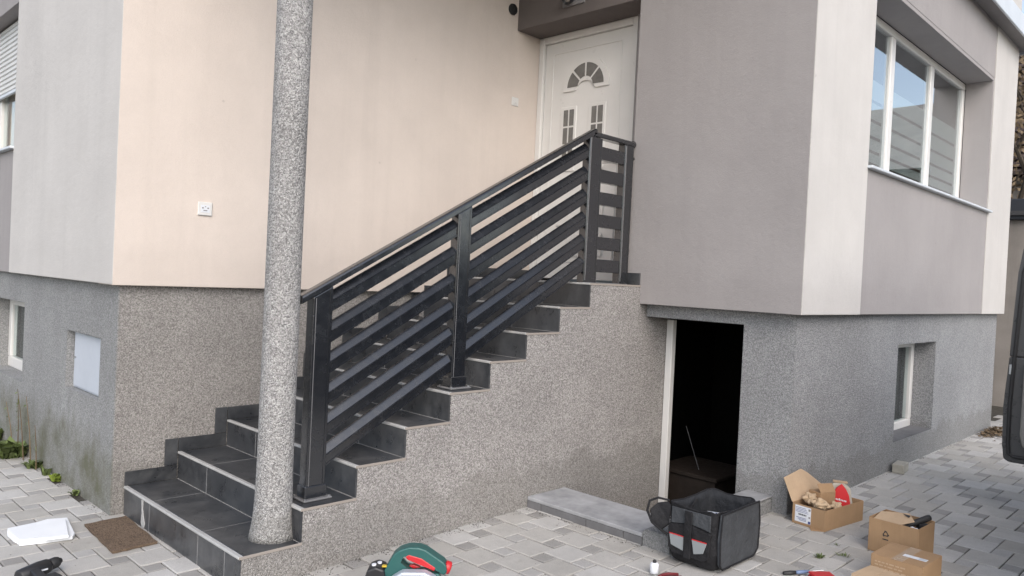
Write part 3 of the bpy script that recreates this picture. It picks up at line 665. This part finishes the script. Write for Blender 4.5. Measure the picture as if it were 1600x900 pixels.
q = [Vector((x, -.1685, z)) for x, z in ((-.205, .05), (-.18, .022), (.17, .022), (.212, .055), (.222, .20), (.205, .316), (-.20, .312), (-.212, .18), (-.205, .05))]
bm = bmesh.new(); tube(bm, q, .005, 6); link('panel_piping', bm, M_NYL, bag, True)
# lid hanging off the left end, with its loop handle
bm = bmesh.new()
for (a, b) in (((-.225, .13, .31), (-.31, .155, .27)),):
    prism(bm, [(-.205, .158, .312), (-.222, .128, .30), (-.230, .130, .20), (-.250, .165, .165), (-.275, .215, .20), (-.268, .232, .265), (-.238, .205, .30)], (.010, .008, -.012), .004)
link('lid', bm, M_NYL, bag, True)
bm = bmesh.new(); tube(bm, [(-.205, .152, .317), (-.235, .205, .325), (-.265, .24, .305), (-.282, .242, .255), (-.275, .212, .195), (-.252, .165, .16), (-.236, .135, .14)], .007, 6); link('lid_handle', bm, M_NYL, bag, True)
bm = bmesh.new(); tube(bm, [(.0, .10, .30), (-.04, .12, .25), (-.06, .13, .18)], .008, 6); link('inner_divider', bm, M_NYL, bag, True)
t = thing('battery_pack', 'small grey pack with a pale blue label inside the open bag', 'pack', (2.14, -2.80, .29), R(25))
box('pack_body', -.055, .055, -.04, .04, -.06, .02, M_SOFF, t, .006, True); box('label', -.042, .042, -.030, .030, .0205, .0215, M_HATCH, t, 0, True)
for k in range(3): box('print_line', -.03, .03-.012*k, -.018+.014*k, -.012+.014*k, .0217, .0221, M_INK if k else M_BLUE, t, 0, True)
# small white bottle and dark red pliers at the bottom edge
t = thing('white_bottle', 'small white plastic bottle with black nozzle beside the tool bag', 'bottle', (1.765, -2.685, .042))
bm = bmesh.new(); lathe(bm, [(.020, .002), (.023, .006), (.023, .048), (.018, .056), (.012, .058)], 18, Vector((0, 0, 1)), Vector((0, 0, 0))); link('body', bm, M_LABEL, t, True, True)
bm = bmesh.new(); lathe(bm, [(.010, .058), (.010, .066), (.005, .072)], 12); link('nozzle', bm, M_RUB, t, True)
t = thing('pliers', 'dark red handled pliers lying in front of the white bottle', 'pliers', (1.715, -2.745, .042), R(-30))
for s in (-1, 1):
    bm = bmesh.new(); tube(bm, [(-.005, 0, .012), (.03, s*.018, .014), (.07, s*.026, .014), (.12, s*.016, .013)], [.006, .008, .009, .007], 8); link('grip', bm, paint('dark_red_grip', (.16, .02, .025), .5), t, True, True)
bm = bmesh.new(); prism(bm, [(-.005, -.012, .006), (-.05, -.004, .006), (-.05, .004, .006), (-.005, .012, .006)], (0, 0, .012), .002); link('jaw', bm, M_ALU, t, True)
# screwdriver and red case at the bottom edge
t = thing('screwdriver', 'blue and black screwdriver lying beside a red tool case', 'screwdriver', (2.345, -3.205, .05), R(-42))
bm = bmesh.new(); lathe(bm, [(.006, -.09), (.011, -.085), (.012, -.05), (.009, -.02)], 14, Vector((1, 0, .1)), Vector((0, 0, .016))); link('handle', bm, M_RUB, t, True, True)
bm = bmesh.new(); lathe(bm, [(.009, -.02), (.010, .0), (.008, .05)], 14, Vector((1, 0, .1)), Vector((0, 0, .016))); link('blue_grip', bm, paint('blue_plastic', (.16, .22, .36), .4), t, True, True)
bm = bmesh.new(); lathe(bm, [(.003, .05), (.003, .13)], 8, Vector((1, 0, .1)), Vector((0, 0, .016))); link('shaft', bm, M_ALU, t, True)
t = thing('red_case', 'red plastic tool case lying at the lower edge near the boxes', 'case', (2.34, -3.30, .05), R(-42))
box('case_body', -.03, .09, -.06, .045, .001, .024, M_RED, t, .008, True); box('lid', -.03, .09, -.06, .045, .0245, .036, M_RED, t, .006, True); box('latch', .01, .05, -.066, -.058, .02, .045, M_RUB, t, .002, True)

# cardboard boxes
def carton(name, label, loc, rz, lx, ly, h, open_top, mat=M_CARD, flaps=()):
    t = thing(name, label, 'box', loc, rz, 'cardboard boxes on the pavers'); k = .004
    b = bmesh.new(); add_box(b, 0, lx, 0, ly, .001, .006)
    link('bottom', b, mat, t, True)
    for nm, a in (('side', (0, lx, 0, k)), ('side', (0, lx, ly-k, ly)), ('side', (0, k, k, ly-k)), ('side', (lx-k, lx, k, ly-k))):
        box(nm, a[0], a[1], a[2], a[3], .006, h+rnd.uniform(-.004, .004) if open_top else h, mat, t, .001, True)
    return t
# 1: wide box by the corner, tall flap leaning on the wall
c1 = carton('cardboard_box', 'cardboard box with a tall raised flap and white shipping label at the plinth corner', (3.178, -2.998, .05), R(-8), .47, .225, .135, True)
bm = bmesh.new(); prism(bm, [(-.01, .222, .135), (-.02, .285, .275), (.22, .31, .30), (.30, .305, .265), (.465, .226, .135)], (0, .004, .002)); link('back_flap', bm, M_CARDL, c1, True)
bm = bmesh.new(); prism(bm, [(.0, .004, .001), (.0, .1, .001), (-.05, .06, -.0)], (0, 0, .004)); link('loose_flap', bm, M_CARD, c1, True)
lb = box('shipping_label', -.0012, -.0002, .095, .205, .018, .122, M_LABEL, c1, 0, True)
def pl(y0, y1, z0, z1, m=M_INK): box('print', -.0018, -.0013, y0, y1, z0, z1, m, lb, 0, True)
for k in range(4): pl(.13-.006*k, .20, .108-.009*k, .1105-.009*k, M_BLUE)
for k in range(11): pl(.125+.0052*k, .1275+.0052*k+.001*(k % 3), .062, .072)
for k in range(3): pl(.125, .195-.01*k, .045-.008*k, .048-.008*k, M_BLUE)
pl(.096, .112, .020, .036, M_BLUE); pl(.098, .112, .10, .114, M_SOFF); pl(.098, .110, .055, .065, M_SOFF)
# contents of box 1
def crumple(name, label, cx, cy, cz, r, mat, seed):
    rr = random.Random(seed); bm = bmesh.new(); bmesh.ops.create_icosphere(bm, subdivisions=3, radius=r)
    for v in bm.verts:
        n = v.co.normalized(); f = .72+.40*abs(math.sin(4*n.x+seed)*math.cos(3.4*n.y-seed)+math.sin(5*n.z+2*seed)*.5)+rr.uniform(-.025, .025); v.co = Vector((n.x*r*f*1.3, n.y*r*f, n.z*r*f*.8))
    bmesh.ops.translate(bm, verts=bm.verts, vec=(cx, cy, cz)); return tag(link(name, bm, mat), label, 'paper')
crumple('crumpled_paper', 'crumpled brown packing paper in the box with the label, at its front left', 3.27, -2.93, .19, .05, M_PAPER, 3)
crumple('crumpled_paper', 'larger crumpled packing paper lump behind the label side of the open box', 3.30, -2.85, .205, .045, M_PAPER, 8)
crumple('crumpled_paper', 'small crumpled paper lump beside the red pointed card in the box', 3.375, -2.99, .175, .035, M_PAPER, 5)
t = thing('inner_box', 'small brown carton standing upright among the paper in the raised-flap box', 'box', (3.395, -2.885, .06), R(-20))
box('body', -.055, .08, -.04, .06, 0, .185, M_CARD, t, .002, True); bm = bmesh.new(); prism(bm, [(-.055, -.04, .187), (.08, -.04, .187), (.075, -.012, .232), (-.058, -.012, .238)], (0, .003, .003)); link('flap', bm, M_CARD, t, True)
t = thing('paper_roll', 'off-white sanding disc pack standing behind the red card in the box', 'pack', (3.555, -2.945, .06), R(-66))
bm = bmesh.new(); prism(bm, [(-.07, 0, .0), (.07, 0, 0), (.075, 0, .10), (.06, 0, .19), (.02, 0, .225), (-.05, 0, .22), (-.07, 0, .17)], (0, .05, 0), .006); link('pack_body', bm, paint('off_white_pack', (.48, .45, .38), .7), t, True)
box('top_strip', -.05, .04, .0, .05, .226, .232, M_CARDL, t, .001, True)
t = thing('red_card', 'red pointed-arch display card with a white word standing in the box', 'card', (3.500, -2.962, .06), R(-68))
pts_ = [(-.062, 0, 0)]+[(.065, 0, 0), (.066, 0, .10), (.055, 0, .16), (.035, 0, .20), (.008, 0, .232), (-.022, 0, .205), (-.045, 0, .16), (-.058, 0, .10)]
bm = bmesh.new(); prism(bm, pts_, (0, .022, 0), .003); link('card', bm, M_REDC, t, True)
for k in range(9): box('letter', -.043+.0095*k, -.0365+.0095*k, -.0012, -.0004, .128-.0012*k, .138-.0012*k+(.004 if k in (0, 4) else 0), M_LABEL, t, 0, True)
# 2: square open box with recycling mark
c2 = carton('cardboard_box', 'open square cardboard box with a black recycling mark on its side', (3.058, -3.57, .05), R(-3), .245, .275, .195, True)
def seg(bm, a, b, wd, x=-.0012):
    a = Vector((0, *a)); b = Vector((0, *b)); d = (b-a).normalized(); n = Vector((0, -d.z, d.y))*wd/2
    prism(bm, [(x, p.y, p.z) for p in (a+n, b+n, b-n, a-n)], (.001, 0, 0))
bm = bmesh.new(); c0 = Vector((.178, .118)); Rr = .020
P3 = [c0+Vector((Rr*math.cos(R(90+120*k)), Rr*math.sin(R(90+120*k)))) for k in range(3)]
for k in range(3):
    a, b = P3[k], P3[(k+1) % 3]; d = b-a; seg(bm, a+d*.12, a+d*.74, .0048)
    e = a+d*.74; nn = Vector((-d.y, d.x)).normalized()*.0075
    prism(bm, [(-.0013, *(e+nn)), (-.0013, *(e-nn)), (-.0013, *(a+d*.98))], (.001, 0, 0))
seg(bm, (.194, .086), (.162, .086), .006); link('recycling_mark', bm, M_INK, c2, True)
bm = bmesh.new(); prism(bm, [(.012, .268, .17), (.02, .10, .19), (.07, .05, .21), (.13, .10, .235), (.11, .25, .215)], (.002, .004, -.004)); tag(link('card_piece', bm, M_CARDL), '', ''); o = bpy.data.objects['card_piece']
o.location = (3.058, -3.57, .05); o.rotation_euler = (0, 0, R(-3)); tag(o, 'pale loose cardboard piece lying inside the recycling-mark box', 'cardboard')
bm = bmesh.new(); prism(bm, [(.080, .085, .2225), (.105, .085, .229), (.098, .125, .233)], (0, 0, .001)); m_ = link('dark_print', bm, M_INK, o, True)
t = thing('hammer', 'black hammer handle sticking out of the recycling-mark box', 'hammer', (3.185, -3.50, .215), R(-38))
bm = bmesh.new(); tube(bm, [(-.10, 0, -.02), (-.05, 0, .0), (.03, 0, .03), (.09, 0, .05), (.105, 0, .055)], [.012, .016, .017, .019, .016], 10); link('grip', bm, M_RUB, t, True, True)
box('head', .03, .09, -.02, .02, -.12, .02, M_BLK, t, .006, True)
crumple('crumpled_paper', 'white paper wad under the black hammer handle in the box', 3.14, -3.52, .20, .03, M_LABEL, 11)
# 3: closed taped box in front
c3 = carton('cardboard_box', 'closed taped cardboard box with a white label strip on its top', (2.60, -3.725, .05), R(-2), .285, .255, .130, False)
box('lid_flap', 0, .285, 0, .127, .1305, .134, M_CARD, c3, .001, True); box('lid_flap', 0, .285, .129, .255, .1305, .134, M_CARD, c3, .001, True)
box('tape', .0, .285, .10, .155, .1342, .1346, paint('brown_tape', (.40, .30, .21), .25), c3, 0, True)
lb = box('label_strip', .10, .14, .02, .135, .1348, .1353, M_LABEL, c3, 0, True); box('blue_tint', .104, .136, .024, .06, .1354, .1357, M_HATCH, lb, 0, True)
def pw(y0, y1, z0, z1): box('print', -.0012, -.0003, y0, y1, z0, z1, M_CARDL, c3, 0, True)
for k in range(5):
    x_ = .235
    for j in range(7-k % 2):
        wd = rnd.uniform(.01, .026); pw(x_-wd, x_, .098-.016*k, .1045-.016*k); x_ -= wd+.006
# 4: box cut off by the lower edge
c4 = carton('cardboard_box', 'pale cardboard box cut off by the lower edge, left of the taped box', (2.262, -3.66, .05), R(-6), .20, .17, .11, False, M_CARDL)
box('lid_flap', 0, .20, 0, .084, .1105, .114, M_CARDL, c4, .001, True); box('lid_flap', 0, .20, .086, .17, .1105, .114, M_CARDL, c4, .001, True)
bm = bmesh.new(); add_box(bm, -.10, .10, -.045, .045, 0, .075, .006, 2); o = link('paving_stone', bm, M_STONE); o.location = (5.37, -2.755, .051); o.rotation_euler = (0, 0, R(6)); tag(o, 'single loose paving stone lying against the plinth below the basement window', 'paving stone')

# weeds
def weed(name, label, x, y, n, h, spread, mat=M_GRASS, group=None, broad=.5):
    bm = bmesh.new(); z0 = gz(x)-.004
    for k in range(n):
        a = rnd.uniform(0, 6.28); l = h*rnd.uniform(.5, 1); o_ = Vector((x+rnd.uniform(-1, 1)*spread*.4, y+rnd.uniform(-1, 1)*spread*.4, z0)); d = Vector((math.cos(a), math.sin(a), 0))*spread*rnd.uniform(.3, 1)
        wd = l*.10*(1+broad*rnd.random()*2); s = Vector((-math.sin(a), math.cos(a), 0))*wd
        p0, p1, p2 = o_, o_+d*.5+Vector((0, 0, l*.7)), o_+d+Vector((0, 0, l*rnd.uniform(.55, 1)))
        v = [bm.verts.new(q) for q in (p0-s*.4, p0+s*.4, p1+s, p1-s, p2)]
        bm.faces.new((v[0], v[1], v[2], v[3])); bm.faces.new((v[3], v[2], v[4]))
    return tag(link(name, bm, mat), label, 'weed', group)
weed('weed', 'small weed tuft in the paver joint left of the recycling-mark box, nearer the bag', 2.69, -3.165, 34, .032, .04)
weed('weed', 'flat weed tuft in the paver joint close to the taped box', 2.84, -3.25, 24, .02, .045)
weed('weed', 'tiny weed in the joint between the two open boxes', 2.995, -3.15, 12, .02, .02)
weed('weed', 'leafy green clump at the foot of the left wall', -.10, 1.86, 110, .15, .17, broad=1.2)
weed('weed', 'bright broad-leaved weed in the gap along the left wall', -.02, .98, 26, .07, .05, leafm('bright_leaf', (.15, .20, .03)), broad=2)
weed('weed', 'small weed by the left wall nearest the house corner', -.03, .56, 16, .05, .04, broad=2)
weed('weed', 'dark grass fringe along the far left wall foot', -.06, 2.6, 90, .12, .16)
weed('weed', 'low grassy weeds along the left wall between the leafy clump and the bright weed', -.05, 1.42, 60, .07, .09, broad=.8)
weed('weed', 'thin green sprigs at the left wall foot just beyond the bright weed', -.04, 1.16, 24, .08, .04)
t = thing('tall_weed', 'thin tall weed with drooping seed heads against the left wall', 'weed', (-.06, 1.7, 0))
bm = bmesh.new(); lf = bmesh.new()
for (dy, hh, lean) in ((0, .52, .10), (.16, .45, -.08), (-.2, .50, .06), (.3, .38, .12), (-.34, .33, -.05)):
    a = Vector((-.05, 1.7+dy, 0)); pts_ = [a, a+Vector((-.01, lean*.4, hh*.5)), a+Vector((-.03, lean, hh))]; tube(bm, pts_, [.004, .003, .002], 5)
    for k in range(7):
        p = a.lerp(pts_[2], .45+.085*k); d = Vector((rnd.uniform(-.02, .01), rnd.uniform(-1, 1)*.05, rnd.uniform(-.05, .0))); s = Vector((.004, .008, .006)); v = [lf.verts.new(q) for q in (p, p+d*.5+s, p+d, p+d*.5-s)]; lf.faces.new(v)
link('stem', bm, M_DRY, t); link('leaves', lf, M_GRASS, t)
bm = bmesh.new()
for k in range(420):
    x = rnd.gauss(8.35, .20); y = -2.74-abs(rnd.gauss(0, .12)); a = rnd.uniform(0, 6.28); s = rnd.uniform(.012, .035); z = gz(x)+rnd.uniform(.003, .05)*math.exp(-((x-8.4)**2)*6)
    v = [bm.verts.new((x+s*math.cos(a+b)*m_, y+s*math.sin(a+b)*m_, z+rnd.uniform(-.006, .012))) for b, m_ in ((0, 1), (1.57, .5), (3.14, 1), (4.71, .5))]; bm.faces.new(v)
o = link('leaf_litter', bm, M_DRY); o['kind'] = 'stuff'; tag(o, 'brown leaf litter gathered at the far end of the plinth', 'leaf litter')

bm = bmesh.new()
def crumb(x, y, r):
    z = gz(x); v = [bm.verts.new((x+r*math.cos(a)*rnd.uniform(.6, 1), y+r*math.sin(a)*rnd.uniform(.6, 1), z)) for a in (0, 2.1, 4.2)]+[bm.verts.new((x, y, z+r*rnd.uniform(.5, 1)))]
    for f in ((0, 1, 3), (1, 2, 3), (2, 0, 3)): bm.faces.new([v[i] for i in f])
for k in range(1500):
    q = rnd.random(); e = abs(rnd.gauss(0, .035))
    if q < .35: x, y = rnd.uniform(.1, 2.05), -1.505-e
    elif q < .6: x, y = rnd.uniform(3.3, 8.7), -2.695-e
    elif q < .8: x, y = -.005-e, rnd.uniform(.0, 3)
    elif q < .88: x, y = 2.05-e, rnd.uniform(-2.58, -1.52)
    else: x, y = rnd.uniform(-.8, 3.2), rnd.uniform(-3.6, -1.5) if rnd.random() > .3 else rnd.uniform(-1.5, 0)
    if x > .05 and y > -1.5: continue
    crumb(x, y, rnd.uniform(.0015, .0055))
o = link('sand_crumbs', bm, M_SAND); o['kind'] = 'stuff'; tag(o, 'loose sand and grit lying along the walls and joints', 'grit')
# ------------------------------------------------------------------ van with an open front door, right edge
van = thing('van', 'dark grey van with its front door swung open at the right edge', 'van', (4.2, -5.6, .05))
def vy(name, pts, y0, y1, mat, bev=.0): bm = bmesh.new(); prism(bm, [(x, y0, z) for x, z in pts], (0, y1-y0, 0), bev); return link(name, bm, mat, van)
vy('body', [(2.2, .40), (2.2, 1.75), (2.3, 1.88), (4.4, 1.9), (4.75, 1.82), (5.45, 1.18), (6.1, 1.0), (6.2, .85), (6.2, .40)], -6.45, -4.72, M_VAN, .05)
vy('windscreen', [(4.84, 1.76), (5.44, 1.2), (5.47, 1.215), (4.87, 1.78)], -6.3, -4.87, M_GLASS)
for x in (2.9, 5.4):
    for y in (-6.42, -4.92):
        bm = bmesh.new(); lathe(bm, [(.20, 0), (.31, .01), (.33, .04), (.33, .16), (.31, .19), (.2, .2)], 28, Vector((0, 1, 0)), Vector((x, y, .38))); wh = link('wheel', bm, M_RUB, van, False, True)
        bm = bmesh.new(); lathe(bm, [(.19, 0), (.17, -.01)], 20, Vector((0, 1, 0)), Vector((x, y+.201, .38))); link('rim', bm, M_ALU, wh)
vd = [(-4.70, .44), (-4.70, 1.15), (-4.50, 1.90), (-4.42, 1.96), (-3.72, 1.96), (-3.675, 1.92), (-3.655, 1.75), (-3.635, 1.30), (-3.618, .95), (-3.610, .80), (-3.616, .52), (-3.625, .43), (-3.66, .41), (-4.66, .42)]
wdw = [(-4.55, 1.16), (-4.42, 1.82), (-3.80, 1.84), (-3.765, 1.16)]
bm = bmesh.new()
def loop(pts, x): return [bm.verts.new((x, y, z)) for y, z in pts]
# door shell: lower panel plus window surround
prism(bm, [(4.70, y, z) for y, z in vd if z < 1.16]+[(4.70, -3.632, 1.155), (4.70, -4.70, 1.155)] if False else [(4.70, y, z) for y, z in [(-4.70, .44), (-4.70, 1.155), (-3.6285, 1.155), (-3.618, .95), (-3.610, .80), (-3.616, .52), (-3.625, .43), (-3.66, .41), (-4.66, .42)]], (.09, 0, 0), .012)
prism(bm, [(4.70, -3.6285, 1.156), (4.70, -3.635, 1.30), (4.70, -3.655, 1.75), (4.70, -3.675, 1.92), (4.70, -3.72, 1.96), (4.70, -4.42, 1.96), (4.70, -4.50, 1.90), (4.70, -4.70, 1.156), (4.70, -4.55, 1.157), (4.70, -4.42, 1.84), (4.70, -3.80, 1.86), (4.70, -3.735, 1.157)], (.07, 0, 0), .010)
dr = link('door', bm, M_VAN, van)
bm = bmesh.new(); q = [Vector((4.695, y, z)) for y, z in [(-4.6, .46), (-3.69, .455), (-3.66, .47), (-3.652, .55), (-3.65, .82), (-3.665, 1.2), (-3.69, 1.75), (-3.73, 1.905)]]; tube(bm, q, .013, 8); link('seal', bm, M_RUB, dr)
bm = bmesh.new(); prism(bm, [(4.699, -4.6, .52), (4.699, -3.76, .52), (4.699, -3.735, .545), (4.699, -3.72, .62), (4.699, -3.725, 1.12), (4.699, -4.6, 1.12)], (-.03, 0, 0), .015); link('lining', bm, M_TRIMG, dr)
bm = bmesh.new(); prism(bm, [(4.668, -4.55, .60), (4.668, -3.80, .60), (4.668, -3.78, .62), (4.668, -3.78, 1.0), (4.668, -4.55, 1.0)], (-.012, 0, 0), .004); link('door_pocket', bm, M_BRN, dr)
box('lock', 4.692, 4.70, -3.655, -3.633, 1.03, 1.10, M_ALU, dr, .003)
bm = bmesh.new(); prism(bm, [(4.735, y, z) for y, z in wdw], (.005, 0, 0)); link('window', bm, M_GLASS, dr)

# ------------------------------------------------------------------ beyond the yard
t = thing('garage', 'low concrete garage with a dark flat roof edge behind the plinth end', 'garage', (12.5, -2.7, 0))
box('wall', 11.0, 14.0, -5.0, -.5, -.1, 2.68, M_CONC, t); box('roof_edge', 10.9, 14.1, -5.1, -.4, 2.681, 2.97, paint('dark_metal_edge', (.03, .034, .042), .5), t, .01); box('roof_edge', 10.86, 10.899, -5.1, -.4, 2.74, 2.80, M_VAN, t)
bm = bmesh.new(); add_box(bm, 15.5, 24, -2.5, 8, -.1, 4.0); hs = thing('neighbour_house', 'neighbouring house with a weathered brown tiled roof past the garage', 'house', (19, 2.7, 0)); link('wall', bm, M_CONC, hs)
bm = bmesh.new()
for r_ in range(22):
    xa = 15.1+r_*.24; za = 3.9+r_*.18
    for c_ in range(40): add_box(bm, xa, xa+.30, -2.8+c_*.28, -2.8+c_*.28+.27, za, za+.05+.015*((c_+r_) % 3))
o = link('roof_tiles', bm, M_TILE, hs); o['kind'] = 'stuff'
bm = bmesh.new(); prism(bm, [(15.2, -2.7, 3.9), (20.4, -2.7, 7.82), (25.6, -2.7, 3.9)], (0, 10.9, 0)); link('roof', bm, M_TILE, hs)
hs2 = thing('neighbour_house', 'two-storey neighbouring house across the yard, mirrored in the upper window', 'house', (29, -11, 0))
box('wall', 24, 34, -19, -3, -.1, 5.4, M_CONC, hs2)
bm = bmesh.new(); prism(bm, [(23.4, -19.5, 5.41), (29, -19.5, 8.6), (34.6, -19.5, 5.41)], (0, 17, 0)); link('roof', bm, M_CONC, hs2)
for y in (-16, -12.5, -9, -5.5):
    for z in (1.0, 3.6):
        f = box('window', 23.94, 23.999, y-.7, y+.7, z, z+1.3, M_PVC, hs2); box('pane', 23.93, 23.939, y-.6, y+.6, z+.1, z+1.2, M_DARKG, f)
tr = thing('tree', 'brown leafless tree with dry leaves standing above the garage', 'tree', (14.3, -1.65, 0)); bm = bmesh.new(); lf = bmesh.new()
def branch(p, d, l, r, n):
    q = p+d*l*.5+Vector((rnd.uniform(-.06, .06), rnd.uniform(-.06, .06), 0))*l; e = p+d*l; tube(bm, [p, q, e], [r, r*.8, r*.6], 6)
    if n == 0:
        for k in range(22):
            c_ = e+Vector((rnd.gauss(0, .22), rnd.gauss(0, .22), rnd.gauss(0, .22))); a = Vector((rnd.uniform(-1, 1), rnd.uniform(-1, 1), rnd.uniform(-1, 1)))*.055; b = a.cross(Vector((rnd.random(), rnd.random(), .3))).normalized()*.03
            lf.faces.new([lf.verts.new(x) for x in (c_-a, c_+b, c_+a, c_-b)])
        return
    for k in range(3 if n > 1 else 4):
        nd = (d+Vector((rnd.uniform(-1, 1), rnd.uniform(-1, 1), rnd.uniform(-.3, .6)))*.75).normalized(); branch(e if k else q, nd, l*.68, r*.6, n-1)
branch(Vector((14.3, -1.65, 0)), Vector((0, 0, 1)), 2.3, .11, 4)
link('trunk', bm, M_BARK, tr); link('crown', lf, M_TWIG, tr)
